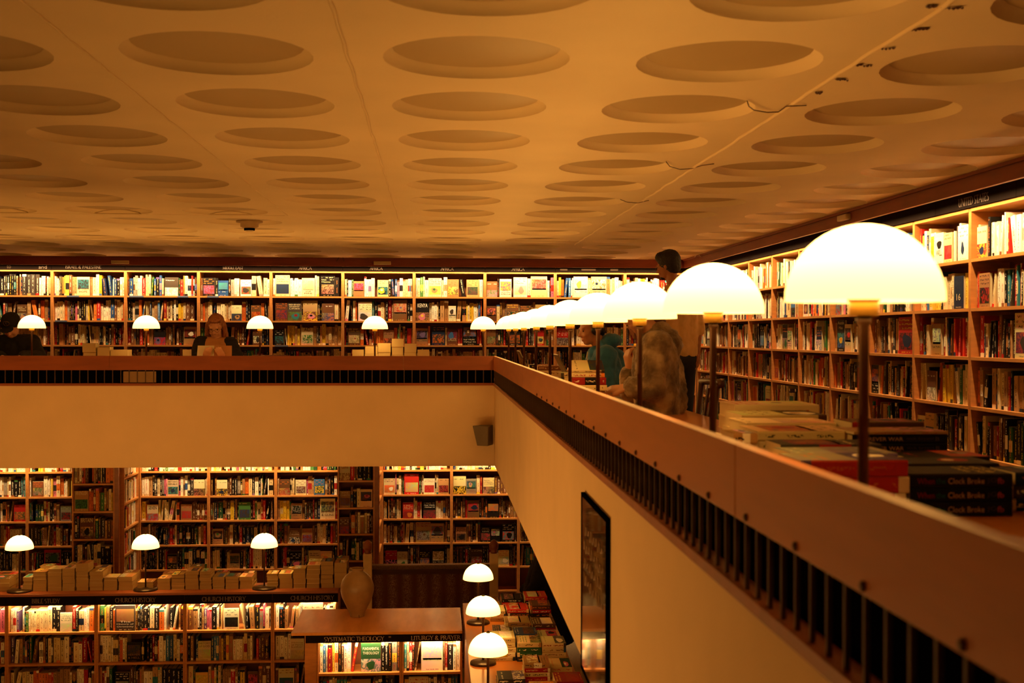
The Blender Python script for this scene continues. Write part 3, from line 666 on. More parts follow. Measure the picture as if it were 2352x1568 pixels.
for i in range(5):
    W = e1[i + 1] - e1[i]; tx = [(s, atY(c, 1368, Y1).x - e1[i], .044, w / 225.) for k, s, c, w in s1 if k == i]
    sign(T(e1[i], Y1 - .008, E - 2.705), W, .09, tx, 'black sign strip %s over the %s' % ('reading ' + tx[0][0] if tx else 'without words', n1[i]), 'sign strips under the island counter', 'letter3')
# --- systematic theology island
Y2 = 10.4
ex0, ex1, exm, ex2 = atY(700, 1500, Y2).x, atY(727, 1500, Y2).x, atY(922, 1500, Y2).x, .236
Z2 = [-2.905, -3.215, -3.53]
n2 = ['SYSTEMATIC THEOLOGY case', 'LITURGY & PRAYER case']
F2 = {0: [(829, 874, 'green', ['FUNDAMENTAL', 'THEOLOGY'], 'white', 'white'), (968, 1017, 'white', None, 'white')], 1: [(805, 850, 'tan', None, 'brown'), (940, 985, 'cream', None, 'blue')], 2: []}
for i, (a, b_) in enumerate(((ex1, exm), (exm, ex2))):
    W = b_ - a; CM = T(a, Y2, 0)
    bookcase(CM, W, [E + l for l in Z2], E - 2.57, D=.3, label='pine bookcase under the polished counter, ' + n2[i], group='pine bookcases under the polished counter')
    for r in range(3):
        fc = [(atY(f[0], 1500, Y2).x - a, atY(f[1], 1500, Y2).x - a) + tuple(f[2:]) for f in F2[r] if atY(f[0], 1500, Y2).x > a and atY(f[1], 1500, Y2).x < b_]
        fill_row(CM, .02, W - .02, E + Z2[r], .285, (n2[i], ROWN[r]), [WT, WT, WT][r], fc, gap=.06, yf=.05, hl=.78)
b = MB(); b.box(ex0, ex1 - .001, Y2, Y2 + .8, FL, E - 2.57); gc = empty('island_cabinet', (0, 0, 0), 'pine cabinet body and end panel carrying the polished worktop', 'cabinet'); b.build('end_panel', M['case'], gc)
b = MB(); b.box(ex1, ex2, Y2 + .31, Y2 + .8, FL, E - 2.571); b.build('body', M['case'], gc)
b = MB(); b.box(-1.225, .236, Y2 - .03, Y2 + .86, E - 2.57, E - 2.545); o = smooth_bevel(b.build('worktop', M['top2']), .004); tag(o, 'polished wooden counter top under the pale ceramic jar', 'counter top')
xa = atY(702, 1459, Y2).x
sign(T(xa, Y2 - .012, E - 2.635), .236 - xa, .064, [('SYSTEMATIC THEOLOGY', atY(814, 1459, Y2).x - xa, .036, 136 / 266.), ('LITURGY & PRAYER', atY(1001, 1459, Y2).x - xa, .036, 113 / 266.)], 'black sign strip reading SYSTEMATIC THEOLOGY and LITURGY & PRAYER', None, 'letter')

# --- display table with stacks, on the lower floor beside the white wall
TZ = -2.37
def display_table():
    g = empty('display_table', (.243, 4.8, FL), 'long pine display table of book stacks and three dome lamps', 'table')
    h = E + TZ - FL
    b = MB(); b.box(0, .745, 0, 5.86, h - .03, h); smooth_bevel(b.build('tabletop', M['desk'], g), .004)
    b = MB(); b.box(.012, .73, .02, 5.8, .0, h - .03); b.build('cabinet_body', M['case'], g)
    b = MB(); b.box(-.002, .012, 0, 5.84, h - .06, h - .03); b.build('edge_strip', M['midwood'], g)
display_table()

# ================================================================== STACKS
def stack(x0, x1, y, z, books, nm, depth=None, jit=.006, spine=True):
    """a pile lying flat: x0..x1 along the front, y the front, z the support (absolute); books from bottom: (thickness, colour, kwargs)"""
    n = 0; zz = z
    for bk in books:
        t, c = bk[0], bk[1]; kw = dict(bk[2]) if len(bk) > 2 else {}
        st = kw.pop('spine_text', None); spc = kw.pop('spc', None); face = kw.pop('face', True); L = x1 - x0; n += 1
        d = depth or L * .68
        jx, jy, ja = RN.uniform(-jit, jit), RN.uniform(-jit, jit), RN.uniform(-.02, .02)
        if kw.pop('still', False): jx = jy = ja = 0
        if spine:
            A = Matrix.Translation((x1 + jx, y + jy, zz)) @ Matrix.Rotation(ja, 4, 'Z') @ Matrix.Rotation(-PI / 2, 4, 'Y')
        else:   # fore-edge towards the viewer
            A = Matrix.Translation((x0 + jx, y + d + jy, zz)) @ Matrix.Rotation(PI + ja, 4, 'Z') @ Matrix.Rotation(-PI / 2, 4, 'Y')
        s = spec(A, t, L, d, c, (nm, n, len(books)), face=(bk is books[-1] and face), what='stack', **kw)
        s['spine_on'] = True
        if st: s['spine_text'] = st
        if spc: s['spc'] = lin(spc)
        zz += t + .0008
    return zz
DZ = E - .435
clock = lambda: (.0335, 'black', dict(spine_text=[('When', '#8e1f1a', .9), ('the', '#1f5a50', .5), ('Clock Broke', '#c8a070', 1.9), ('JG', '#4a4038', .5), ('fb', '#c05040', .35)], hard=True, still=True, ink='red', acc='teal'))
forever = lambda: (.026, 'black', dict(spine_text=[('FOREVER WAR', '#c89060', 2.2), ('nick bryant', '#4a3a30', 1.4), ('B', '#5a4a3c', .2)], hard=True, acc='red', ink='orange'))
redb = lambda a: (.0385, 'red', dict(hard=False, acc='white', ink='orange'))
def sx_(a, b_, Y): return atY(a, 1050, Y).x, atY(b_, 1050, Y).x
def nstack(a, b_, Y, books, nm, depth): x0_, x1_ = sx_(a, b_, Y); return stack(x0_, x1_, Y, DZ, books, nm, depth=depth)
nstack(2090, 2325, 2.83, [clock(), clock(), (lambda q: (q[0], q[1], dict(q[2], titles=['When', 'the Clock', 'Broke'], ink='yellow', acc='black')))(clock())], 'WHEN THE CLOCK BROKE pile on the near counter', .17)
nstack(2082, 2300, 3.03, [(.035, 'black'), (.034, 'navy'), (.034, 'black', dict(acc='black', ink='teal'))], 'dark pile behind WHEN THE CLOCK BROKE', .17)
nstack(2075, 2270, 3.23, [(.03, 'black'), (.034, 'charcoal'), (.037, 'black', dict(acc='red', ink='red'))], 'second dark pile behind WHEN THE CLOCK BROKE', .17)
nstack(1836, 2083, 2.83, [(.017, 'cream'), (.039, 'grey', dict(acc='white', hard=True, ink='orange', spc='#b8321c')), (.039, 'grey', dict(acc='white', hard=True, ink='orange', spc='#b8321c')), (.039, 'grey', dict(acc='purple', hard=True, ink='orange', spc='#b8321c'))], 'red-spined pile on the near counter', .18)
nstack(1820, 2060, 3.04, [(.034, 'cream'), (.034, 'red'), (.034, 'cream'), (.027, 'grey', dict(acc='purple', ink='cream'))], 'pale pile behind the red-spined pile', .18)
nstack(1790, 2020, 3.26, [(.034, 'cream'), (.034, 'red'), (.034, 'cream'), (.03, 'charcoal', dict(acc='red', ink='cream'))], 'grey pile under the cream books', .16)
nstack(1961, 2178, 3.44, [(.026, 'black'), (.026, 'red'), forever(), (.012, 'red'), forever(), forever(), (.008, 'tan', dict(acc='brown'))], 'FOREVER WAR pile on the near counter', .17)
nstack(1955, 2120, 3.66, [(.04, 'black'), (.04, 'red'), (.04, 'brown'), (.044, 'brown', dict(acc='red', ink='red'))], 'brown pile behind FOREVER WAR', .17)
nstack(1741, 1961, 3.5, [(.03, 'cream'), (.03, 'cream'), (.03, 'tan'), (.03, 'cream'), (.028, 'cream', dict(acc='brown', ink='charcoal'))], 'large cream pile on the near counter', .24)
nstack(1720, 1925, 3.76, [(.03, 'cream'), (.036, 'cream'), (.036, 'cream'), (.052, 'cream', dict(acc='cream', ink='brown'))], 'second cream pile behind the large one', .25)
nstack(1700, 1895, 4.03, [(.04, 'cream'), (.036, 'cream'), (.036, 'cream'), (.05, 'cream', dict(acc='brown', ink='brown'))], 'third cream pile behind the large one', .24)
nstack(1686, 1880, 4.29, [(.04, 'cream'), (.046, 'cream'), (.046, 'cream'), (.05, 'cream', dict(acc='cream', ink='red'))], 'farthest cream pile behind the large one', .24)
nstack(1682, 1737, 3.42, [(.04, 'tan'), (.04, 'brown'), (.04, 'tan'), (.03, 'tan')], 'small brown pile beside the large cream pile', .14)
nstack(1780, 1832, 2.75, [(.04, 'tan'), (.04, 'brown'), (.03, 'red', dict(acc='red'))], 'small pile beside the red-spined pile', .14)
nstack(1642, 1676, 3.8, [(.04, 'cream'), (.04, 'cream'), (.03, 'white')], 'pale pile before the small brown pile', .18)
nstack(2330, 2420, 2.9, [(.03, 'navy'), (.035, 'charcoal'), (.03, 'navy')], 'dark pile past WHEN THE CLOCK BROKE', .14)
# piles further along the counter, around the readers
xa_, xb_ = sx_(1313, 1391, 6.4); zt_ = stack(xa_, xb_, 6.4, DZ, [(.05, 'cream'), (.05, 'tan'), (.035, 'tan'), (.03, 'cream'), (.04, 'red'), (.022, 'cream')], 'red-banded pile beside the fleece jacket', depth=.15)
lb = spec(Matrix.Translation((xb_ - .004, 6.42, zt_ + .001)) @ Matrix.Rotation(math.radians(24), 4, 'X') @ Matrix.Rotation(-PI / 2, 4, 'Y'), .016, .178, .125, 'cream', ('slanted pair above the red-banded pile', 2, 2), face=True, what='stack', hard=False, acc='charcoal', ink='charcoal'); lb['spine_on'] = True
spec(Matrix.Translation((xb_ - .004, 6.53, zt_ + .001)) @ Matrix.Rotation(-PI / 2, 4, 'Y'), .04, .17, .05, 'tan', ('small block behind the red-banded pile', 1, 1), what='stack')
stack(.80, 1.0, 7.65, DZ, [(.04, 'cream'), (.04, 'cream'), (.04, 'white'), (.04, 'cream', dict(acc='charcoal', ink='charcoal')), (.03, 'cream', dict(acc='charcoal', ink='charcoal'))], 'cream pile below the teal hoodie', depth=.2)
stack(.66, .86, 8.5, DZ, [(.04, 'cream'), (.05, 'white'), (.04, 'cream')], 'pale pile before the open laptop', depth=.15)
stack(.78, .99, 9.2, DZ, [(.04, 'white'), (.04, 'cream'), (.04, 'white'), (.04, 'cream'), (.035, 'brown')], 'mixed pile beside the open laptop', depth=.15)
stack(.80, 1.0, 10.2, DZ, [(.05, 'cream'), (.05, 'tan'), (.05, 'cream'), (.03, 'black', dict(spine_text=[('SAKURA', '#e0c898', 1)]))], 'SAKURA pile near the gallery corner', depth=.15)
stack(.62, .78, 10.75, DZ, [(.05, 'cream'), (.05, 'white'), (.03, 'tan')], 'pale pile at the gallery corner', depth=.15)
# piles on the far counter
def farstack(pa, pb, ytop, cols, nm, Y=11.75, spine=False):
    a, b_ = atY(pa, 800, Y).x, atY(pb, 800, Y).x; H = -(ytop - 769) * Y / F + .435; n = len(cols)
    stack(a, b_, Y, DZ, [(H / n - .0008, c) for c in cols], nm, depth=min(.2, (b_ - a) * .8 + .03), spine=spine, jit=.003)
farstack(190, 220, 789, ['tan', 'brown', 'tan', 'tan'], 'tall brown pile on the far counter')
farstack(222, 252, 798, ['tan', 'tan', 'cream'], 'middle pile beside the tall brown one')
farstack(254, 293, 804, ['tan', 'cream', 'cream'], 'low pile beside the first brown piles')
farstack(810, 836, 803, ['brown', 'tan', 'tan'], 'low pile before the boxes on the far counter')
farstack(838, 868, 794, ['tan', 'cream', 'cream', 'tan'], 'pale pile left by the fourth lamp')
farstack(869, 898, 788, ['tan', 'tan', 'cream', 'tan'], 'stepped pile beside the fourth lamp')
farstack(900, 927, 778, ['tan', 'tan', 'brown', 'tan', 'tan'], 'tallest pile on the far counter')
farstack(929, 956, 789, ['tan', 'brown', 'tan', 'tan'], 'pile after the tallest on the far counter')
farstack(958, 985, 803, ['cream', 'tan', 'cream'], 'lowest pile after the tallest on the far counter')
farstack(420, 436, 803, ['red', 'orange', 'red'], 'orange pile by the reader in glasses')

# piles on the church history island: fore-edges to the viewer
ZI = E - 2.59
isl = [(-22, 23, 1318, 'brown', 3), (52, 74, 1315, 'grey', 4), (76, 107, 1303, 'tan', 5), (109, 141, 1297, 'tan', 6), (143, 172, 1296, 'brown', 6), (174, 203, 1285, 'tan', 7), (205, 237, 1304, 'tan', 5), (239, 270, 1317, 'brown', 4), (272, 305, 1316, 'tan', 3),
       (315, 352, 1329, 'brown', 2), (362, 391, 1321, 'tan', 3), (393, 424, 1313, 'brown', 4), (425, 456, 1305, 'tan', 5), (458, 486, 1309, 'brown', 6), (488, 516, 1319, 'tan', 4), (518, 548, 1318, 'brown', 4), (550, 580, 1319, 'tan', 3), (612, 638, 1313, 'grey', 5),
       (641, 671, 1313, 'cream', 3), (673, 702, 1302, 'tan', 4), (704, 735, 1294, 'tan', 5), (737, 766, 1286, 'brown', 6), (768, 797, 1290, 'tan', 5), (799, 826, 1308, 'cream', 4)]
for i, (a, b_, yt, c, n) in enumerate(isl):
    Y = 12.42; xa_, xb_ = atY(a, 1330, Y).x, atY(b_, 1330, Y).x; H = -(yt - 769) * Y / F + 2.59; H = max(H, .03 * n)
    nm = '%s pile on the island counter' % (ORD[i] if i < 12 else {12: 'thirteenth', 13: 'fourteenth', 14: 'fifteenth', 15: 'sixteenth', 16: 'seventeenth', 17: 'eighteenth', 18: 'nineteenth', 19: 'twentieth', 20: 'twenty-first', 21: 'twenty-second', 22: 'twenty-third', 23: 'twenty-fourth'}[i])
    stack(xa_ + .002, xb_ - .002, Y, ZI, [(H / n - .0008, RN.choice([c, c, 'tan', 'cream'])) for _ in range(n)], nm, depth=.19, spine=False, jit=.002)
    if i % 2 == 0: stack(xa_ + .004, xb_ - .004, Y + .2, ZI, [(max(.03, H / n * RN.uniform(.9, 1.15)), RN.choice(['cream', 'tan', 'brown', 'red'])) for _ in range(n)], nm.replace('pile', 'back-row pile'), depth=.13, spine=False, jit=.004)
# piles on the display table: (px left, px right, y of the front top edge, y of front bottom, colours from the top, title)
tz = E + TZ
tab = [(.35, .55, 10.3, ['brown', 'tan', 'brown'], 'farthest brown pile'), (.57, .75, 10.35, ['black', 'red', 'black'], 'farthest dark pile'), (.77, .96, 10.3, ['red', 'black', 'red', 'black'], 'farthest red pile'),
       (.46, .58, 9.95, ['cream', 'cream', 'tan'], 'pale pile behind the first lamp'), (.60, .78, 9.98, ['red', 'charcoal', 'brown'], 'dark red pile in the second row'), (.79, .96, 9.95, ['brown', 'red', 'black', 'brown'], 'brown pile in the second row'),
       (.45, .6, 9.35, ['charcoal', 'brown'], 'low dark pile beside the first lamp base'), (.56, .755, 9.5, ['tan', 'cream', 'tan'], 'tan pile in the third row'), (.765, .95, 9.45, ['brown', 'red', 'brown'], 'red and brown pile in the third row'),
       (.40, .585, 8.75, ['cream', 'cream', 'cream', 'white', 'cream'], 'cream pile beside the second lamp'), (.595, .77, 9.05, ['blue', 'navy', 'blue', 'grey'], 'slate blue pile behind the green spines'), (.78, .955, 9.05, ['cream', 'cream', 'red'], 'cream pile with the red cover'),
       (.595, .77, 8.72, ['cream', 'green', 'green', 'navy'], 'pile with green spines'), (.78, .955, 8.72, ['cream', 'cream', 'cream', 'cream'], 'cream pile with the dark dog motif'),
       (.42, .60, 7.95, ['black', 'charcoal', 'black'], 'black pile behind THE BURGUNDIANS'), (.61, .785, 8.2, ['tan', 'red', 'cream', 'red'], 'red-striped pile with the tan cover'), (.795, .95, 8.3, ['cream', 'cream'], 'low cream pile by the white wall'),
       (.79, .975, 7.85, ['red', 'brown', 'cream'], 'pile with the red oval cover'), (.605, .785, 7.55, ['tan', 'orange', 'orange', 'cream'], 'orange pile beside THE BURGUNDIANS'), (.43, .60, 7.5, ['charcoal', 'red', 'red', 'cream'], 'THE BURGUNDIANS pile'),
       (.80, .98, 7.45, ['tan', 'red', 'red', 'brown'], 'dark red pile nearest the white wall')]
for x0, x1, y, cols, nm in tab:
    top = {'THE BURGUNDIANS pile': dict(titles=['THE', 'BURGUNDIANS'], ink='white', acc='red'), 'pile with the red oval cover': dict(acc='red'), 'cream pile with the red cover': dict(acc='red'), 'cream pile with the dark dog motif': dict(acc='charcoal')}.get(nm, {})
    bl = [(RN.uniform(.026, .036), c) for c in reversed(cols)]; bl[-1] = (bl[-1][0], bl[-1][1], top)
    stack(x0, x1, y, tz, bl, nm + ' on the display table', depth=RN.uniform(.2, .24), jit=.004)

# ================================================================== LAMPS
def make_lamp(D, pole, label, group, mw, finial=False, rbase=.09):
    g = empty('dome_lamp', mw, label, 'lamp', group); R = D / 2
    prof = []
    n = 12
    for i in range(n + 1):
        a = PI / 2 * i / n; prof.append((max(R * math.cos(a), .004), pole + R * math.sin(a) * .99))
    inner = [(max((R - .004) * math.cos(PI / 2 * i / n), .003), pole + (R - .004) * math.sin(PI / 2 * i / n) * .99) for i in range(n, -1, -1)]
    b = MB(); N_ = 32; pr = prof + inner; vs = []; fs = []
    for r, z in pr:
        for i in range(N_): a = 2 * PI * i / N_; vs.append((r * math.cos(a), r * math.sin(a), z))
    for j in range(len(pr)):
        j2 = (j + 1) % len(pr)
        for i in range(N_): fs.append((j * N_ + i, j * N_ + (i + 1) % N_, j2 * N_ + (i + 1) % N_, j2 * N_ + i))
    b.mesh_add(vs, fs, smooth=True); b.build('lamp_shade', M['shade'], g)
    b = MB(); b.lathe([(.008, pole - .004), (.026, pole - .004 + .004), (.026, pole + .03), (.018, pole + .04), (.018, pole + .075)], 16); b.build('bulb_holder', M['brass'], g)
    b = MB(); b.lathe([(.0225, pole - .024), (.0235, pole - .022), (.0235, pole - .002), (.0225, pole)], 20); b.build('collar', M['brass'], g)
    b = MB(); b.lathe([(.0085, .012), (.0085, pole - .04), (.012, pole - .036), (.012, pole - .024)], 14); b.build('pole', M['pole'], g)
    b = MB(); b.lathe([(rbase, 0), (rbase, .012), (rbase * .96, .018), (rbase * .3, .021), (.014, .03)], 28); b.build('base', M['base'], g)
    if finial: b = MB(); b.lathe([(.012, pole + R - .003), (.014, pole + R + .004), (.007, pole + R + .009), (.002, pole + R + .013)], 12); b.build('finial', M['base'], g)
    return g
def dup(root, mw, label):
    r = root.copy(); COL.objects.link(r); r.matrix_world = mw; r['label'] = label
    for ch in root.children:
        c = ch.copy(); COL.objects.link(c); c.parent = r
    return r
for k in range(10):
    y = 1.9 + 1.059 * k; z = DZ; x = .6875; lean = 0
    if k == 9: y = 11.30
    lab = 'white dome lamp on right gallery counter, ' + (['nearest and largest of its row', 'second nearest, left of the standing person\'s arm', 'third, before the fleece jacket', 'fourth, before the teal hoodie', 'fifth, by the nose of the teal hoodie wearer'] + [ORD[q] + ' in the row from the near end' for q in range(5, 10)])[k]
    mw = T(x, y, z)
    if k == 0: L0 = make_lamp(.25, .49, lab, 'dome lamps along the right gallery counter', mw)
    else: dup(L0, mw @ Matrix.Rotation(RN.uniform(-.012, .012), 4, 'Y') , lab)
Lb = None
for i, (px, nm) in enumerate(((73, 'beside the person in the black cap'), (336, 'standing before the unsigned case'), (597, 'after the reader in glasses'), (861, 'among the tall brown piles'), (1110, 'at the corner of the balustrades'))):
    x = atY(px, 750, 11.6 if i < 4 else 11.72).x; mw = T(x, 11.6 if i < 4 else 11.72, DZ); lab = 'lit dome lamp on the far counter, ' + nm
    if Lb is None: Lb = dup(L0, mw, lab); Lb['group'] = 'dome lamps along the far gallery counter'
    else: dup(Lb, mw, lab)
Li = None
for px, nm in ((47, 'under the first pillar bookcase, beyond the brown piles'), (336, 'between the two groups of piles'), (608, 'before the last group of piles')):
    x = atY(px, 1300, 12.45).x; mw = T(x, 12.42, ZI); lab = 'lit dome lamp on the island counter, ' + nm
    if Li is None: Li = make_lamp(.272, .43, lab, 'dome lamps on the CHURCH HISTORY island', mw, True, .12)
    else: dup(Li, mw, lab)
Lt = None
for x, y, nm in ((.354, 9.9, 'farthest of the three'), (.347, 8.68, 'middle one of the three'), (.335, 7.6, 'nearest of the three')):
    mw = T(x, y, tz); lab = 'lit white dome lamp on the display table, ' + nm
    if Lt is None: Lt = make_lamp(.25, .365, lab, 'dome lamps on the display table', mw, True, .095)
    else: dup(Lt, mw, lab)
# ================================================================== STRIP LIGHTS behind the cornices
def strip(x0, y0, x1, y1, z, W, tilt_dir, label, width=.03, tilt=.35, parent_group='strip lights above the bookcases'):
    L = math.hypot(x1 - x0, y1 - y0); ang = math.atan2(y1 - y0, x1 - x0)
    g = empty('strip_light', T((x0 + x1) / 2, (y0 + y1) / 2, z, ang), label, 'light', parent_group)
    b = MB(); b.box(-L / 2, L / 2, -width / 2 - .004, width / 2 + .004, .006, .02); b.build('housing', M['white'], g)
    for xb in (-L / 2 + .1, 0, L / 2 - .1): b = MB(); b.box(xb - .01, xb + .01, -.06 if tilt_dir > 0 else -.01, .01 if tilt_dir > 0 else .06, .02, .028); b.build('bracket', M['grey'], g)
    n = max(1, round(L / 2.6))
    for i in range(n):
        ld = bpy.data.lights.new('strip_tube', 'AREA'); ld.shape = 'RECTANGLE'; ld.size = L / n * .985; ld.size_y = width; ld.energy = W * L / n; ld.color = STRIP_C; ld.spread = math.radians(122)
        lo = bpy.data.objects.new('strip_tube', ld); COL.objects.link(lo); lo.parent = g
        lo.location = (-L / 2 + L * (i + .5) / n, 0, .002); lo.rotation_euler = (tilt * tilt_dir, 0, 0)
    return g
SW = 5.2; UPW = 2.9; UP_C = (1, .44, .085)
strip(-8.5, 15.09, 3.1, 15.09, E + .862, SW, 1, 'warm strip light hidden behind the far cornice')
strip(3.19, 3.0, 3.19, 15.0, E + .862, SW, -1, 'warm strip light hidden behind the right cornice')
strip(xl(-90), 15.45, xl(150), 15.45, E - 1.33, SW, 1, 'warm strip light above the lower cases before the first pillar')
strip(xl(322), 15.45, xl(772), 15.45, E - 1.33, SW, 1, 'warm strip light above the lower cases between pillars')
strip(xl(880), 15.45, 3.2, 15.45, E - 1.33, SW, 1, 'warm strip light above the lower cases after the second pillar')
strip(e1[0] - .5, Y1 + .015, e1[-1] - .02, Y1 + .015, E - 2.665, SW * .55, 1, 'warm strip light behind the CHURCH HISTORY sign strip', .02, .5)
strip(ex1 + .02, Y2 + .012, .22, Y2 + .012, E - 2.612, SW * .55, 1, 'warm strip light behind the SYSTEMATIC THEOLOGY sign strip', .02, .5)
# unseen fill lights added to the lower hall: dome lamps and long area lamps
for x in (-4.9, -2.9, -1.9, -.9): dup(Lt, T(x, 6.75, E - 2.585), 'unseen dome lamp added as fill light on the lower hall island')['group'] = 'unseen fill dome lamps on the lower hall island'  # out-of-view copies added as low fill for the lower hall
for y, q in ((6.45, 'fourth from the far end'), (5.35, 'nearest the near end')): dup(Lt, T(.33, y, tz), 'unseen dome lamp added as fill on the display table, ' + q)  # two more unseen lamps added along the row to brighten the lower hall
def fill_wash(x0, y0, x1, y1, dv, W, label, spread=84):  # unseen area lamp added to light the gallery walls and ceiling from below
    L = math.hypot(x1 - x0, y1 - y0); ang = math.atan2(y1 - y0, x1 - x0); cx, cy = (x0 + x1) / 2, (y0 + y1) / 2
    g = empty('fill_lamp', T(cx, cy, E - 2.585, ang), label, 'light')
    b = MB(); b.box(-L / 2, L / 2, -.05, .05, 0, .012); b.build('housing', M['grey'], g)
    n = max(1, round(L / 1.6))
    for i in range(n):
        ld = bpy.data.lights.new('fill_area', 'AREA'); ld.shape = 'RECTANGLE'; ld.size = L / n * .98; ld.size_y = .07; ld.spread = math.radians(spread); ld.energy = W * L / n; ld.color = UP_C
        lo = bpy.data.objects.new('fill_area', ld); COL.objects.link(lo); t = (i + .5) / n
        z = -Vector(dv).normalized(); x = Vector((x1 - x0, y1 - y0, 0)).normalized(); x = (x - z * x.dot(z)).normalized(); y = z.cross(x)
        mm = Matrix((x, y, z)).transposed().to_4x4(); mm.translation = (x0 + (x1 - x0) * t, y0 + (y1 - y0) * t, E - 2.53); lo.matrix_world = mm
        lo.parent = g; lo.matrix_parent_inverse = g.matrix_world.inverted()
fill_wash(-3.6, 2.2, -3.6, 7.6, (.9, .06, .42), UPW * 1.0, 'unseen long fill lamp added in the lower hall, facing the right gallery wall')
fill_wash(-7.0, 7.9, -.6, 7.9, (.03, .9, .62), UPW * 1.05, 'unseen long fill lamp added in the lower hall, facing the far gallery wall', 118)
b = MB(); b.box(-3.95, -3.25, 2.0, 6.45, FL, E - 2.585); b.box(-7.1, -.5, 6.45, 8.2, FL, E - 2.585); o = b.build('island_cabinet', M['case']); tag(o, 'unseen pine island cabinet added to carry the fill lamps of the lower hall', 'cabinet')  # unseen carrier added under the fill lamps
# ================================================================== PEOPLE
def PW(x, y, Y): return atY(x, y, Y) + Vector((0, 0, E))
def blob(name, els, mat, parent=None, vox=.01, sm=3, mw=None, disp=0, dsz=.03):
    b = MB()
    def ball(c, r, R=None):
        vs = []; fs = []; n, m_ = 14, 8; r = r if isinstance(r, (tuple, list)) else (r, r, r)
        for j in range(1, m_):
            t = PI * j / m_
            for i in range(n):
                a = 2 * PI * i / n; p = Vector((r[0] * math.sin(t) * math.cos(a), r[1] * math.sin(t) * math.sin(a), r[2] * math.cos(t)))
                if R is not None: p = R @ p
                vs.append(Vector(c) + p)
        tp = Vector((0, 0, r[2])); bt = Vector((0, 0, -r[2]))
        if R is not None: tp = R @ tp; bt = R @ bt
        vs.append(Vector(c) + tp); vs.append(Vector(c) + bt); k = len(vs)
        for i in range(n): fs.append((k - 2, i, (i + 1) % n)); fs.append((k - 1, (m_ - 2) * n + (i + 1) % n, (m_ - 2) * n + i))
        for j in range(m_ - 2):
            for i in range(n): fs.append((j * n + i, (j + 1) * n + i, (j + 1) * n + (i + 1) % n, j * n + (i + 1) % n))
        b.mesh_add([tuple(v) for v in vs], fs)
    for e in els:
        if e[0] == 'c':
            _, p0, r0, p1, r1 = e; p0 = Vector(p0); p1 = Vector(p1); ball(p0, r0); ball(p1, r1)
            if (p1 - p0).length > .002: b.tube([p0, p0.lerp(p1, .5), p1], [r0, (r0 + r1) / 2, r1], 14)
        elif e[0] == 'e': ball(e[1], e[2], e[3] if len(e) > 3 else None)
        elif e[0] == 'r':   # stack of level elliptical rings: (centre, rx, ry), turned by angle
            _, rings, ang = e; vs = []; fs = []; n = 20
            for c, rx, ry in rings:
                for i in range(n):
                    a = 2 * PI * i / n; x, y = rx * math.cos(a), ry * math.sin(a)
                    vs.append((c[0] + x * math.cos(ang) - y * math.sin(ang), c[1] + x * math.sin(ang) + y * math.cos(ang), c[2]))
            for j in range(len(rings) - 1):
                for i in range(n): fs.append((j * n + i, j * n + (i + 1) % n, (j + 1) * n + (i + 1) % n, (j + 1) * n + i))
            fs.append(tuple(range(n - 1, -1, -1))); fs.append(tuple((len(rings) - 1) * n + i for i in range(n)))
            b.mesh_add(vs, fs)
    me = b.mesh(name, mat); o = bpy.data.objects.new(name, me); COL.objects.link(o)
    r = o.modifiers.new('r', 'REMESH'); r.mode = 'VOXEL'; r.voxel_size = vox
    if sm: s_ = o.modifiers.new('s', 'SMOOTH'); s_.factor = .5; s_.iterations = sm
    if disp:
        tx = bpy.data.textures.new('fold', 'CLOUDS'); tx.noise_scale = dsz
        d_ = o.modifiers.new('d', 'DISPLACE'); d_.texture = tx; d_.strength = disp; d_.mid_level = .5; d_.texture_coords = 'GLOBAL'
    dg_ = bpy.context.evaluated_depsgraph_get(); new = bpy.data.meshes.new_from_object(o.evaluated_get(dg_)); new.name = name
    for k in range(len(new.materials)): new.materials[k] = mat
    if not new.materials: new.materials.append(mat)
    new.polygons.foreach_set('use_smooth', [True] * len(new.polygons))
    o.modifiers.clear(); o.data = new; bpy.data.meshes.remove(me)
    if parent is not None:
        o.parent = parent; o.matrix_parent_inverse = parent.matrix_world.inverted()
    return o
def HM(c, a, pitch=0, tilt=0): return Matrix.Translation(c) @ Matrix.Rotation(math.radians(a - 90), 4, 'Z') @ Matrix.Rotation(math.radians(-pitch), 4, 'X') @ Matrix.Rotation(math.radians(tilt), 4, 'Y')
def head_els(H, s=1.0):
    R = H.to_3x3(); P = lambda *v: H @ (Vector(v) * s); q = lambda *v: tuple(x * s for x in v)
    return [('e', P(0, -.012, .035), q(.074, .094, .086), R), ('e', P(0, .03, -.025), q(.06, .062, .085), R), ('e', P(0, .05, -.085), q(.034, .036, .026), R), ('e', P(0, .035, -.07), q(.05, .045, .036), R),
            ('c', P(0, .084, .012), .007 * s, P(0, .106, -.024), .0115 * s), ('e', P(-.011, .096, -.028), q(.008, .009, .007), R), ('e', P(.011, .096, -.028), q(.008, .009, .007), R),
            ('e', P(-.028, .078, .026), q(.024, .012, .008), R), ('e', P(.028, .078, .026), q(.024, .012, .008), R), ('e', P(-.034, .068, -.03), q(.022, .02, .022), R), ('e', P(.034, .068, -.03), q(.022, .02, .022), R),
            ('e', P(0, .088, -.054), q(.022, .010, .0055), R), ('e', P(0, .086, -.065), q(.019, .011, .006), R), ('e', P(.076, -.008, -.005), q(.008, .018, .03), R), ('e', P(-.076, -.008, -.005), q(.008, .018, .03), R)]
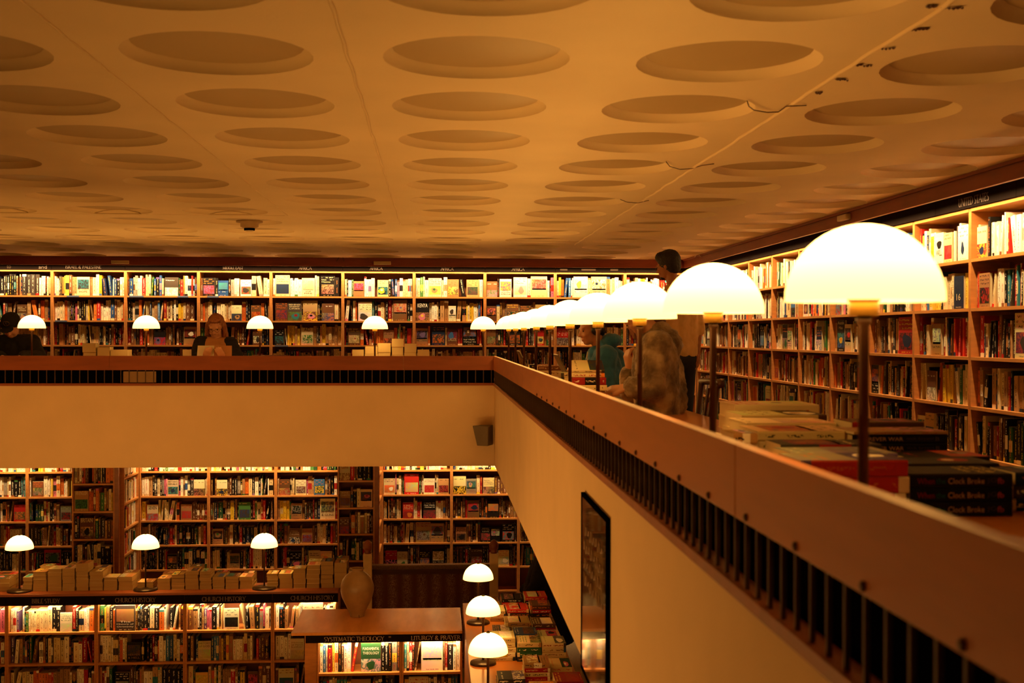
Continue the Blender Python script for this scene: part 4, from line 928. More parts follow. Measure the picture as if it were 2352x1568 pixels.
def hand_els(wr, d, n, side, curl=.5, thumb=.5, s=1.0):
    """d: direction of the fingers, n: out of the back of the hand, side: +1/-1 where the thumb sits"""
    d = Vector(d).normalized(); n = Vector(n); n = (n - d * n.dot(d)).normalized(); x = d.cross(n) * side; wr = Vector(wr); L = []
    P = lambda a, b_, c: wr + (x * a + d * b_ + n * c) * s
    L += [('c', wr, .024 * s, P(0, .03, 0), .022 * s)]
    for a in (-.027, -.009, .009, .027): L.append(('c', P(a * .6, .02, 0), .0145 * s, P(a, .082, .002), .0125 * s))
    for a, ln in ((-.029, .062), (-.010, .076), (.010, .082), (.029, .072)):
        p = P(a, .085, .001); g = curl * .5; r = .0092 * s
        for k, f in enumerate((.45, .32, .23)):
            q = p + (d * math.cos(g) - n * math.sin(g)) * ln * f * s; L.append(('c', p, r, q, r * .92)); p = q; r *= .92; g += curl
    L += [('c', P(.024, .02, -.004), .014 * s, P(.046, .05, -.012), .0115 * s), ('c', P(.046, .05, -.012), .011 * s, P(.05 - .012 * thumb, .078, -.024 * thumb - .01), .0095 * s), ('c', P(.05 - .012 * thumb, .078, -.024 * thumb - .01), .0095 * s, P(.044 - .03 * thumb, .10, -.03 * thumb - .014), .008 * s)]
    return L
def limbs(sk, g=0.0, arm_to=1.0, arms=True, legs=True, leg_to=1.0, torso=True):
    L = []; V = lambda k: Vector(sk[k])
    if torso:
        c = (V('sl') + V('sr')) / 2
        L += [('c', V('sl'), .062 + g, V('sr'), .062 + g)]
        for s_, h in (('sl', 'hl'), ('sr', 'hr')):
            a = V(s_).lerp(c, .3) - Vector((0, 0, .06)); L.append(('c', a, .092 + g, V(h) + Vector((0, 0, .06)), .098 + g))
        L += [('c', c - Vector((0, 0, .08)), .105 + g, (V('hl') + V('hr')) / 2 + Vector((0, 0, .08)), .105 + g), ('c', c, .06 + g * .6, V('neck'), .05 + g * .4)]
    if arms:
        for s_ in 'lr':
            S, B, W = V('s' + s_), V('e' + s_), V('w' + s_)
            L.append(('c', S, .055 + g, B, .042 + g)); q = B.lerp(W, arm_to)
            if arm_to > 0: L.append(('c', B, .042 + g, q, .042 + g + (.027 - .042) * arm_to * (.6 if g else 1)))
    if legs:
        L += [('c', V('hl'), .1 + g, V('hr'), .1 + g)]
        for s_ in 'lr':
            H_, K, A = V('h' + s_), V('k' + s_), V('a' + s_)
            L.append(('c', H_, .092 + g, K, .06 + g)); L.append(('c', K, .06 + g, K.lerp(A, leg_to), (.04 + g)))
    return L
def person(sk, H, skin, label, group=None, s=1.0, hands=()):
    L = limbs(sk) + head_els(H, s) + [('c', H @ Vector((0, -.02, -.05)), .053, Vector(sk['neck']), .055)]
    for h in hands: L += hand_els(*h)
    for a in 'lr':
        A = Vector(sk['a' + a]); f = Vector(sk.get('fwd', (0, -1, 0))); L.append(('c', A, .038, A + f * .13 - Vector((0, 0, .045)), .03))
    o = blob('person', L, skin, None, .0075, 2); tag(o, label, 'person', group); return o
def eyes(H, parent, s=1.0):
    for sx in (-1, 1):
        b = MB(); b.M = H @ Matrix.Translation(Vector((sx * .029, .0745, .008)) * s); b.lathe([(.001, -.007), (.006, -.0045), (.0085, 0), (.006, .0045), (.001, .007)], 12); o = b.build('eye', M['eye'], parent)
    return
def shoes(sk, parent, mat):
    for a in 'lr':
        A = Vector(sk['a' + a]); f = Vector(sk['fwd']); z = A.z - .05
        blob('shoe', [('c', A - f * .03 + Vector((0, 0, -.035)), .048, A + f * .15 + Vector((0, 0, -.05)), .038), ('c', A, .05, A - Vector((0, 0, .04)), .045)], mat, parent, .012, 2)
M['eye'] = plain('eye_dark', '#2a1a12', .2)
M['skinA'] = plain('skin_tan', '#b9805a', .5, var=.06, scale=20); M['skinB'] = plain('skin_fair', '#cf9a78', .5, var=.06, scale=20); M['skinC'] = plain('skin_dark', '#a66c46', .5, var=.06, scale=20)
M['hairdark'] = plain('dark_hair', '#150e0b', .6, var=.3, scale=60, bump=.6, bscale=160); M['hairred'] = plain('auburn_hair', '#54251a', .5, var=.35, scale=40, stretch=(3, 3, .5), bump=.4)
M['hairlight'] = plain('pinkish_fair_hair', '#a3705c', .5, var=.3, scale=40, stretch=(3, 3, .5), bump=.4); M['hairblonde'] = plain('light_brown_hair', '#9a6038', .5, var=.3, scale=40, stretch=(3, 3, .5), bump=.4)
M['teal'] = plain('teal_fleece', '#2a6c9a', .9, var=.18, scale=14, bump=.3, bscale=50, sheen=.2); M['khaki'] = plain('khaki_shirt', '#d6b074', .85, var=.08, scale=20, bump=.15)
M['blackcloth'] = plain('black_cloth', '#0d0b0b', .85, var=.2, scale=12, bump=.2, bscale=30); M['darkblue'] = plain('dark_trousers', '#14141a', .85, var=.15)
M['tanTop'] = plain('tan_top', '#b07a4c', .85, var=.1); M['blackplastic'] = plain('black_plastic', '#100e0d', .35, var=.1)
def fleece_mat():
    m_ = plain('mottled_fleece', '#8c7350', .95, var=.2, scale=9, bump=.8, bscale=70, sheen=.4); nt = m_.node_tree
    for n in nt.nodes:
        if n.type == 'VALTORGB':
            e = n.color_ramp.elements; e[0].position = .38; e[0].color = lin('#5c4c3e') + (1,); e[1].position = .62; e[1].color = lin('#b8a484') + (1,)
            x = e.new(.5); x.color = lin('#86725a') + (1,)
    return m_
M['fleece'] = fleece_mat()

# standing reader, seen from behind
Y = 10.65; fwd = Vector((-.43, .9, 0)).normalized(); rgt = Vector((.9, .43, 0)).normalized()
c = PW(1555, 684, Y); hp = PW(1556, 800, Y)
H = HM(PW(1533, 612, Y), 148, 14)
sk = dict(neck=c + Vector((-.03, 0, .07)), sl=c - rgt * .17, sr=c + rgt * .17, el=c - rgt * .24 + fwd * .12 - Vector((0, 0, .27)), wl=c - rgt * .15 + fwd * .34 - Vector((0, 0, .3)),
          er=PW(1604, 752, Y + .05), wr=PW(1601, 812, Y + .02), hl=Vector((hp.x, hp.y, .96)) - rgt * .09, hr=Vector((hp.x, hp.y, .96)) + rgt * .09)
for s_, d_ in (('l', -.1), ('r', .1)):
    sk['k' + s_] = Vector((hp.x, hp.y, .5)) + rgt * d_ + fwd * .02; sk['a' + s_] = Vector((hp.x, hp.y, .1)) + rgt * d_ * 1.1
sk['fwd'] = fwd
p = person(sk, H, M['skinC'], 'standing person in khaki shirt and dark trousers, short dark hair, seen from behind', hands=[(sk['wr'], (.0, .05, -1), (1, .3, 0), 1, .55, .6), (sk['wl'], (-.3, .9, .2), (0, 0, 1), 1, .6, .6)])
blob('shirt', limbs(sk, .014, .12, legs=False) + [('c', sk['hl'] + Vector((0, 0, .16)), .11, sk['hr'] + Vector((0, 0, .16)), .11), ('c', sk['hl'] + Vector((0, 0, .1)), .112, sk['hr'] + Vector((0, 0, .1)), .112)] + [('c', sk['er'] + Vector((0, 0, .05)), .06, sk['er'] - Vector((0, 0, .02)), .058), ('c', Vector(sk['neck']) - rgt * .03, .062, Vector(sk['neck']) + rgt * .03 - Vector((0, 0, .01)), .066)], M['khaki'], p, .011, 3, disp=.012, dsz=.05)
blob('trousers', limbs(sk, .012, arms=False, torso=False), M['darkblue'], p, .013, 2); shoes(sk, p, M['blackcloth'])
R = H.to_3x3(); Q = lambda *v: H @ Vector(v)
blob('hair', [('e', Q(0, -.03, .05), (.098, .106, .1), R), ('e', Q(0, -.055, 0), (.09, .07, .085), R), ('e', Q(0, .03, .095), (.078, .062, .05), R)], M['hairdark'], p, .008, 2, disp=.012, dsz=.012)
blob('beard', [('e', Q(0, .054, -.088), (.038, .036, .024), R)], M['hairdark'], p, .007, 2)
def glasses(H, parent, mt):
    b = MB()
    for sx in (-1, 1):
        b.tube([H @ Vector((sx * .031 + .022 * math.cos(t), .096, .008 + .017 * math.sin(t))) for t in [2 * PI * i / 16 for i in range(17)]], .0016, 6)
        b.tube([H @ Vector((sx * .054, .094, .012)), H @ Vector((sx * .076, .05, .012)), H @ Vector((sx * .078, -.01, .008))], .0016, 6)
    b.tube([H @ Vector((-.01, .098, .01)), H @ Vector((.01, .098, .01))], .0016, 6)
    o = b.build('glasses', mt, parent)
glasses(H, p, M['brass'])

# seated reader in the mottled fleece
Y = 6.75
H = HM(PW(1470, 716, Y), 190, 24)
sk = dict(neck=PW(1500, 768, Y), sl=PW(1510, 796, Y - .17), sr=PW(1500, 796, Y + .17), el=PW(1500, 893, Y - .24), wl=PW(1440, 889, Y - .2), er=PW(1452, 898, Y + .2), wr=PW(1446, 850, Y + .12),
          hl=PW(1512, 985, Y - .1), hr=PW(1512, 985, Y + .1), fwd=Vector((-1, 0, 0)))
for s_, dy in (('l', -.1), ('r', .1)): sk['h' + s_].z = .56; sk['k' + s_] = Vector((.92, Y + dy, .53)); sk['a' + s_] = Vector((.86, Y + dy, .1))
p = person(sk, H, M['skinB'], 'seated person in mottled brown fleece, auburn hair, one hand raised to the chin', s=.97,
           hands=[(sk['wl'], (-1, .1, -.12), (.1, -.25, 1), -1, .55, .6), (sk['wr'], (-.15, 0, 1), (-1, -.3, .1), 1, .95, .8)])
blob('fleece_jacket', limbs(sk, .03, .72, legs=False) + [('c', sk['neck'] + Vector((.03, 0, .0)), .085, sk['neck'] + Vector((.06, 0, -.06)), .11), ('e', sk['neck'] + Vector((.07, 0, -.045)), (.085, .12, .06)), ('c', sk['hl'] + Vector((.03, 0, .06)), .135, sk['hr'] + Vector((.03, 0, .06)), .135),
      ('c', PW(1525, 850, Y), .115, PW(1528, 920, Y), .13)], M['fleece'], p, .012, 3, disp=.02, dsz=.035)
blob('trousers', limbs(sk, .012, arms=False, torso=False), M['darkblue'], p, .013, 2); shoes(sk, p, M['blackcloth'])
R = H.to_3x3(); Q = lambda *v: H @ Vector(v)
blob('hair', [('e', Q(0, -.03, .045), (.088, .1, .09), R), ('e', Q(0, -.07, -.02), (.08, .055, .09), R), ('c', Q(0, -.075, -.04), .065, Q(0, -.055, -.16), .045)], M['hairred'], p, .009, 2, disp=.01, dsz=.015)
blob('hair_front', [('e', Q(0, .035, .09), (.07, .06, .04), R), ('c', Q(-.06, .045, .06), .024, Q(-.066, .07, -.06), .02), ('c', Q(-.066, .07, -.06), .02, Q(-.06, .085, -.13), .012), ('c', Q(.06, .045, .06), .024, Q(.066, .06, -.06), .02), ('c', Q(.066, .06, -.06), .02, Q(.06, .07, -.13), .012)], M['hairlight'], p, .008, 2, disp=.008, dsz=.012)
eyes(H, p, .97)

# teal hoodie with headphones
Y = 9.3
H = HM(PW(1358, 757, Y), 192, 14)
sk = dict(neck=PW(1378, 796, Y), sl=PW(1394, 818, Y - .17), sr=PW(1372, 818, Y + .17), el=PW(1392, 889, Y - .22), wl=PW(1344, 888, Y - .2), er=PW(1372, 889, Y + .2), wr=PW(1340, 888, Y + .12),
          hl=PW(1415, 930, Y - .1), hr=PW(1408, 930, Y + .1), fwd=Vector((-1, 0, 0)))
for s_, dy in (('l', -.1), ('r', .1)): sk['h' + s_].z = .56; sk['k' + s_] = Vector((.95, Y + dy, .53)); sk['a' + s_] = Vector((.88, Y + dy, .1))
p = person(sk, H, M['skinA'], 'seated person in teal hoodie with black headphones, looking down', hands=[(sk['wl'], (-1, .2, -.1), (0, -.2, 1), -1, .4, .5), (sk['wr'], (-1, -.2, -.1), (0, .2, 1), 1, .4, .5)])
hd = blob('hoodie', limbs(sk, .026, .9, legs=False) + [('e', PW(1404, 781, Y), (.085, .11, .055)), ('c', PW(1384, 792, Y - .07), .04, PW(1384, 792, Y + .07), .04), ('c', PW(1362, 806, Y - .03), .035, PW(1366, 850, Y - .02), .06), ('c', PW(1408, 830, Y), .11, PW(1408, 890, Y), .12)], M['teal'], p, .011, 3, disp=.016, dsz=.05)
b = MB(); b.tube([PW(1350, 808, Y - .11), PW(1348, 822, Y - .125), PW(1351, 836, Y - .12)], .004); b.build('hood_cord', M['white'], hd)
blob('trousers', limbs(sk, .012, arms=False, torso=False), M['darkblue'], p, .013, 2); shoes(sk, p, M['blackcloth'])
R = H.to_3x3(); Q = lambda *v: H @ Vector(v)
blob('hair', [('e', Q(0, -.035, .05), (.083, .094, .085), R), ('e', Q(0, -.06, -.01), (.078, .05, .06), R), ('e', Q(0, .045, .085), (.06, .04, .03), R)], M['hairdark'], p, .008, 2, disp=.01, dsz=.012)
eyes(H, p)
hph = empty('headphones', H, 'black over-ear headphones worn by the reader in the teal hoodie', 'headphones')
b = MB(); b.tube([Vector((.096 * math.cos(t), -.005, .02 + .115 * math.sin(t))) for t in [PI * i / 14 for i in range(15)]], .009, 8); b.build('headband', M['blackplastic'], hph)
for sx in (-1, 1):
    b = MB(); b.M = Matrix.Translation((sx * .082, -.008, -.005)) @ Matrix.Rotation(sx * PI / 2, 4, 'Y'); b.lathe([(.036, 0), (.042, .008), (.042, .02), (.034, .03), (.02, .032)], 20); b.build('ear_cup', M['blackplastic'], hph)

# reader with glasses behind the far counter
Y = 12.52
H = HM(PW(496, 752, Y), -93, 24)
sk = dict(neck=PW(496, 783, Y + .02), sl=PW(530, 790, Y), sr=PW(462, 788, Y), el=PW(545, 822, Y - .18), wl=PW(516, 826, Y - .38), er=PW(449, 820, Y - .18), wr=PW(470, 826, Y - .38),
          hl=PW(520, 880, Y + .1), hr=PW(470, 880, Y + .1), fwd=Vector((0, -1, 0)))
for s_, dx in (('l', .1), ('r', -.1)): sk['h' + s_].z = .54; sk['k' + s_] = Vector((sk['neck'].x + dx, Y - .38, .53)); sk['a' + s_] = Vector((sk['neck'].x + dx, Y - .32, .1))
p = person(sk, H, M['skinB'], 'seated person with glasses, long light-brown hair and black cardigan, holding an open magazine', s=1.0, hands=[(sk['wl'], (-.3, -.5, .6), (0, -1, 0), -1, .5, .5), (sk['wr'], (.3, -.5, .6), (0, -1, 0), 1, .5, .5)])
blob('top', limbs(sk, .008, .0, arms=False, legs=False), M['tanTop'], p, .011, 2)
for s_, o2 in (('l', 1), ('r', -1)):
    S = Vector(sk['s' + s_]); blob('cardigan', [('c', S + Vector((-.035 * o2, 0, .0)), .075, S, .075), ('c', S, .078, sk['e' + s_], .062), ('c', sk['e' + s_], .06, Vector(sk['e' + s_]).lerp(Vector(sk['w' + s_]), .8), .042), ('c', S + Vector((-.03 * o2, .03, -.06)), .09, S + Vector((0, .05, -.45)), .11)], M['blackcloth'], p, .011, 3, disp=.012, dsz=.04)
blob('trousers', limbs(sk, .012, arms=False, torso=False), M['darkblue'], p, .013, 2); shoes(sk, p, M['blackcloth'])
R = H.to_3x3(); Q = lambda *v: H @ Vector(v)
blob('hair', [('e', Q(0, -.03, .05), (.086, .1, .09), R), ('e', Q(0, .04, .098), (.06, .045, .028), R), ('c', Q(-.08, -.01, .03), .028, Q(-.096, .005, -.15), .03), ('c', Q(.08, -.01, .03), .028, Q(.1, .005, -.15), .034), ('e', Q(0, -.07, -.06), (.08, .05, .1), R)], M['hairblonde'], p, .009, 2, disp=.014, dsz=.014)
eyes(H, p); glasses(H, p, M['pole'])
mg = empty('magazine', Matrix.Translation(PW(492, 806, Y - .42)), 'pale open magazine held by the reader in glasses', 'magazine')
for sx, mt in ((-1, M['white']), (1, M['tanTop'])):
    b = MB(); b.box(0, .17, -.002, .002, -.06, .055); o = b.build('leaf', mt, mg); o.rotation_euler = (math.radians(-18), 0, 0 if sx > 0 else PI); o.rotation_euler = (math.radians(-14) * sx, 0, math.radians(8) if sx > 0 else PI - math.radians(8))

# reader in the black cap
Y = 12.45
H = HM(PW(27, 750, Y), -92, 34)
sk = dict(neck=PW(27, 782, Y + .08), sl=PW(72, 788, Y + .05), sr=PW(-14, 790, Y + .05), el=PW(90, 822, Y - .12), wl=PW(52, 820, Y - .35), er=PW(-34, 822, Y - .12), wr=PW(4, 820, Y - .35),
          hl=PW(50, 880, Y + .12), hr=PW(0, 880, Y + .12), fwd=Vector((0, -1, 0)))
for s_, dx in (('l', .1), ('r', -.1)): sk['h' + s_].z = .54; sk['k' + s_] = Vector((sk['neck'].x + dx, Y - .36, .53)); sk['a' + s_] = Vector((sk['neck'].x + dx, Y - .3, .1))
p = person(sk, H, M['skinB'], 'seated person in black cap and black top, head bowed over the counter', s=1.04, hands=[(sk['wl'], (-.5, -.8, 0), (0, 0, 1), -1, .5, .5), (sk['wr'], (.5, -.8, 0), (0, 0, 1), 1, .5, .5)])
blob('jumper', limbs(sk, .034, .9, legs=False), M['blackcloth'], p, .012, 3, disp=.012, dsz=.05)
blob('trousers', limbs(sk, .012, arms=False, torso=False), M['darkblue'], p, .013, 2); shoes(sk, p, M['blackcloth']); eyes(H, p)
R = H.to_3x3(); Q = lambda *v: H @ Vector(v)
cp = blob('cap', [('e', Q(0, -.005, .075), (.094, .108, .075), R), ('e', Q(0, -.02, .04), (.09, .1, .055), R), ('e', Q(0, .12, .045), (.07, .07, .008), R)], M['blackcloth'], p, .008, 2)
b = MB(); b.tube([Q(.03 * math.cos(t), .082 + .012 * (1 - math.cos(t) ** 2), .125 + .026 * math.sin(t) - .02) + R @ Vector((0, .018, .004)) for t in [2 * PI * i / 16 for i in range(17)]], .0022, 6)
b.tube([Q(-.012, .116, .09), Q(0, .112, .125), Q(.012, .116, .09)], .002, 6); b.build('cap_badge', M['brass'], cp)

# person in the long black coat, lower floor
Y = 12.7; a_ = 200
cx = PW(1262, 1262, Y); base_z = FL
H = HM(Vector((cx.x + .02, Y, FL + 1.60)), a_, 10)
sk = dict(neck=Vector((cx.x, Y, FL + 1.46)), sl=Vector((cx.x - .06, Y - .17, FL + 1.40)), sr=Vector((cx.x + .02, Y + .17, FL + 1.40)), el=Vector((cx.x - .17, Y - .26, FL + 1.12)), wl=Vector((cx.x - .30, Y - .2, FL + .95)), er=Vector((cx.x - .1, Y + .27, FL + 1.12)), wr=Vector((cx.x - .26, Y + .15, FL + .98)),
          hl=Vector((cx.x + .02, Y - .09, FL + .9)), hr=Vector((cx.x + .06, Y + .09, FL + .9)), fwd=Vector((-1, -.2, 0)).normalized())
for s_, dy in (('l', -.09), ('r', .09)): sk['k' + s_] = Vector((cx.x + .04, Y + dy, FL + .5)); sk['a' + s_] = Vector((cx.x + .06, Y + dy, FL + .09))
p = person(sk, H, M['skinA'], 'person in a long black coat standing behind the display table, partly behind the white wall', hands=[(sk['wl'], (-1, .2, -.3), (0, 0, 1), -1, .5, .5), (sk['wr'], (-1, -.2, -.3), (0, 0, 1), 1, .5, .5)])
k_ = lambda z, w, d, ox=0: (Vector((cx.x + ox, Y, FL + z)), w, d)
blob('coat', limbs(sk, .03, .9, legs=False) + [('r', [k_(.5, .24, .28, .03), k_(.93, .30, .30, 0), k_(1.1, .265, .28, 0), k_(1.28, .21, .25, 0), k_(1.43, .13, .19, 0)], 0)], M['blackcloth'], p, .014, 3, disp=.02, dsz=.08)
blob('trousers', limbs(sk, .012, arms=False, torso=False), M['darkblue'], p, .014, 2); shoes(sk, p, M['blackcloth'])
R = H.to_3x3(); Q = lambda *v: H @ Vector(v)
blob('hair', [('e', Q(0, -.03, .045), (.086, .098, .088), R), ('c', Q(0, -.07, 0), .07, Q(0, -.07, -.12), .06)], M['hairdark'], p, .009, 2); eyes(H, p)
# ================================================================== OTHER THINGS
def jar():
    c = atZ(820, 1416, -2.545); g = empty('ceramic_jar', (c.x, c.y + .03, E - 2.545), 'pale speckled ceramic jar with narrow neck, standing on the polished counter top', 'jar')
    pr = [(.002, 0), (.062, 0), (.066, .008), (.064, .02), (.078, .05), (.108, .11), (.138, .175), (.151, .235), (.15, .28), (.134, .33), (.105, .37), (.072, .395), (.054, .405), (.05, .414), (.056, .424), (.063, .43), (.06, .436), (.05, .432), (.044, .42), (.042, .39), (.04, .38)]
    mt = plain('speckled_ceramic', '#90704a', .38, var=.2, scale=11, bump=.25, bscale=25)
    b = MB(); b.lathe([(r, z) for r, z in pr], 44); b.build('body', mt, g)
    b = MB(); b.tube([Vector((.02, -.0655, .024)), Vector((.021, -.0665, .012)), Vector((.022, -.067, 0))], .003, 6); b.build('crack_mark', M['darkwood'], g)
jar()
def settle():
    Y = 13.5; a, b_ = atY(852, 1300, Y).x, atY(1131, 1300, Y).x
    g = empty('settle', (a, Y, FL), 'dark carved high-backed bench with patterned panel between two pale posts', 'bench')
    zt = E + atY(990, 1296, Y).z - FL; W = b_ - a
    b = MB(); b.box(0, W, 0, .05, .0, zt - .1); pm = plain('patterned_upholstery', '#5a3a26', .85, var=.05); b.build('panel', pm, g)
    nt = pm.node_tree; bs = nt.nodes['Principled BSDF']; tc = N(nt, 'ShaderNodeTexCoord'); wv = N(nt, 'ShaderNodeTexWave'); wv.inputs['Scale'].default_value = 1.95; wv.inputs['Distortion'].default_value = .6; nt.links.new(tc.outputs['Object'], wv.inputs['Vector'])
    vo = N(nt, 'ShaderNodeTexNoise'); vo.inputs['Scale'].default_value = 75; vo.inputs['Distortion'].default_value = 2.5; nt.links.new(tc.outputs['Object'], vo.inputs['Vector'])
    gt = N(nt, 'ShaderNodeMath', operation='GREATER_THAN'); nt.links.new(vo.outputs['Fac'], gt.inputs[0]); gt.inputs[1].default_value = .53
    ml = N(nt, 'ShaderNodeMath', operation='MULTIPLY'); nt.links.new(gt.outputs[0], ml.inputs[0]); nt.links.new(wv.outputs['Fac'], ml.inputs[1])
    mx = N(nt, 'ShaderNodeMix', data_type='RGBA'); nt.links.new(ml.outputs[0], mx.inputs[0]); mx.inputs[6].default_value = lin('#5e3020') + (1,); mx.inputs[7].default_value = lin('#b08c74') + (1,); nt.links.new(mx.outputs[2], bs.inputs['Base Color'])
    b = MB(); b.box(-.01, W + .01, -.03, .07, zt - .025, zt); b.box(-.01, W + .01, -.015, .055, zt - .05, zt - .025); b.build('top_rail', plain('carved_rail', '#7a5a38', .5, var=.35, scale=60), g)
    b = MB(); b.box(-.01, W + .01, -.035, .06, zt - .075, zt - .052); b.box(-.01, W + .01, -.012, .06, zt - .105, zt - .075); b.build('moulding', M['darkwood'], g)
    b = MB(); b.box(0, W, .05, .45, .38, .44); b.box(0, W, .05, .40, 0, .1); b.build('seat', M['darkwood'], g)
    for px, pt, fb in ((845, 1272, 1250), (1134, 1271, 1240)):
        x = atY(px, 1300, Y).x - a; zp = E + atY(px, pt, Y - .05).z - FL
        b = MB(); b.box(x - .048, x + .048, -.06, .036, 0, zp); smooth_bevel(b.build('post', plain('pale_oak', '#f0d09c', .5, var=.1), g), .004)
        b = MB(); b.lathe([(.034, zp), (.042, zp + .012), (.03, zp + .02), (.05, zp + .05), (.053, zp + .085), (.044, zp + .115), (.026, zp + .14), (.008, zp + .15)], 20, (x, -.012, 0)); b.build('finial', M['midwood'], g)
settle()
def speaker():
    g = empty('loudspeaker', (XP - .11, YP - .03, E - 1.04), 'small grey wedge loudspeaker high in the corner of the white gallery walls', 'loudspeaker')
    b = MB(); w, w2, h, d = .11, .065, .19, .1
    vs = [(-w * .75, 0, h), (w, 0, h), (w, d * .2, h), (-w * .75, d * .2, h), (-w * .3, 0, 0), (w * .95, 0, 0), (w * .95, d * .2, 0), (-w * .3, d * .2, 0)]
    vs = [(-.10, -.10, h), (.045, -.16, h), (.10, .02, h), (-.02, .03, h), (-.055, -.06, 0), (.045, -.11, 0), (.10, .02, 0), (.0, .03, 0)]
    b.mesh_add(vs, [(0, 1, 2, 3), (7, 6, 5, 4), (4, 5, 1, 0), (5, 6, 2, 1), (6, 7, 3, 2), (7, 4, 0, 3)]); smooth_bevel(b.build('housing', M['grey'], g), .005)
    b = MB(); b.box(-.03, .03, .0, .03, .07, .12); b.build('bracket', M['black'], g)
speaker()
def poster():
    y0 = atX(1403, 1189, XP).y; y1 = atX(1343.6, 1130, XP).y; g = empty('framed_poster', (XP - .001, y0, E - 1.235), 'tall glazed poster in a black frame hanging on the white gallery wall', 'picture'); W = y1 - y0; H_ = 1.235 - .583
    mt, nt, bs = newmat('brown_poster_print'); tc = N(nt, 'ShaderNodeTexCoord'); no = N(nt, 'ShaderNodeTexNoise'); no.inputs['Scale'].default_value = 3.5; no.inputs['Detail'].default_value = 5; nt.links.new(tc.outputs['Object'], no.inputs['Vector'])
    rp = N(nt, 'ShaderNodeValToRGB'); rp.color_ramp.elements[0].position = .35; rp.color_ramp.elements[0].color = lin('#1c0f08') + (1,); rp.color_ramp.elements[1].position = .65; rp.color_ramp.elements[1].color = lin('#6a3a1c') + (1,); nt.links.new(no.outputs['Fac'], rp.inputs['Fac']); nt.links.new(rp.outputs['Color'], bs.inputs['Base Color'])
    bs.inputs['Roughness'].default_value = .12; bs.inputs['Coat Weight'].default_value = 1; bs.inputs['Coat Roughness'].default_value = .03; bs.inputs['Specular IOR Level'].default_value = 1
    b = MB(); b.box(-.012, 0, .012, W - .012, .012, H_ - .012); b.build('print', mt, g)
    b = MB()
    b.box(-.014, .0, 0, .014, 0, H_); b.box(-.014, .0, W - .012, W, 0, H_); b.box(-.014, 0, .014, W - .012, 0, .012); b.box(-.014, 0, .014, W - .012, H_ - .012, H_); b.build('frame', M['black'], g)
    b = MB()   # pale hand-drawn strokes on the print
    for k, z in enumerate((.53, .47, .41, .35)):
        b.tube([Vector((-.0125, W * (.12 + .76 * i / 40), z + .022 * math.sin(i * 1.15 + k * 2) * (1 if (i // 7) % 2 else .5))) for i in range(41)], .0022, 4)
    b.build('pale_script_strokes', plain('pale_ink', '#8a6a4c', .5), g)
poster()
def detector():
    c = atZ(573, 507, .95); g = empty('smoke_detector', (c.x, c.y, E + .95), 'round cream smoke detector hanging from the coffered ceiling', 'smoke detector')
    b = MB(); b.lathe([(.11, 0), (.11, -.014), (.075, -.02), (.075, -.05), (.05, -.062)], 24); b.build('housing', plain('beige_plastic', '#a5875a', .5), g)
    b = MB(); b.lathe([(.045, -.062), (.045, -.08)], 16); b.build('sensor_cage', M['black'], g)
    b = MB(); b.lathe([(.035, -.08), (.028, -.088), (.01, -.09)], 16); b.build('cap', M['white'], g)
detector()
for i, (px, py, nm) in enumerate(((276, 602, 'after the ISRAEL & PALESTINE sign'), (878, 604, 'above the second AFRICA sign'))):
    c = atY(px, py, 15.0); b = MB(); b.box(-.105, .105, -.02, .02, -.02, .022); o = smooth_bevel(b.build('emergency_light', M['white'], mw=T(c.x, 15.0, E + c.z)), .004); tag(o, 'small cream box light on the far cornice, ' + nm, 'light fitting')
c = atX(1938, 506, 3.10); b = MB(); b.box(-.02, .02, -.1, .1, -.02, .022); o = smooth_bevel(b.build('emergency_light', M['white'], mw=T(c.x, c.y, E + .895)), .004); tag(o, 'small cream box light on the right cornice', 'light fitting')
def wire(pts, r, nm, label, mt='pole', z=None):
    b = MB(); b.tube([Vector(p) + Vector((0, 0, E)) for p in pts], r, 6); o = b.build(nm, M[mt]); tag(o, label, 'wire')
Zc = .944
wire([atZ(x, y, Zc - d) for x, y, d in ((1716, 232, .0), (1720, 244, .012), (1732, 253, .012), (1762, 258, .006), (1788, 257, .0), (1806, 244, .004), (1830, 243, .006), (1852, 242, 0))], .0024, 'ceiling_wire', 'looped thin wire hanging across the long ceiling ridge, nearest the camera')
wire([atZ(x, y, Zc - d) for x, y, d in ((1530, 371, 0), (1538, 382, .01), (1562, 389, .008), (1590, 387, 0), (1612, 380, .004), (1640, 376, 0))], .0022, 'ceiling_wire', 'looped thin wire crossing the ceiling ridge, middle one')
wire([atZ(x, y, Zc - d) for x, y, d in ((1425, 458, 0), (1440, 464, .01), (1465, 466, .006), (1490, 460, 0))], .0022, 'ceiling_wire', 'looped thin wire crossing the ceiling ridge, farthest one')
wire([atY(x, y, 14.98) for x, y in ((773, 600), (780, 589), (784, 587), (788, 592), (790, 600))], .004, 'cable_loop', 'small dark cable loop on the far cornice')
wire([atX(x, y, 3.09) for x, y in ((1596, 590), (1602, 582), (1610, 590))], .004, 'cable_loop', 'small pale cable loop on the right cornice', 'white')
b = MB()
for x, y, w in ((2112, 68, 34), (2190, 20, 40), (2035, 112, 34), (1985, 151, 30), (1935, 184, 22), (1880, 214, 12), (2140, 16, 20)):
    for i in range(5):
        c = atZ(x - w / 2 + w * i / 4, y + RN.uniform(-2, 2), Zc); b.lathe([(.001, .004), (RN.uniform(.005, .012), .002), (.002, -.003)], 7, (c.x, c.y, E + c.z), smooth=False)
o = b.build('ceiling_grime', M['darkwood']); tag(o, 'dark clumps of grime beside the long ceiling ridge', 'grime', None, 'stuff')
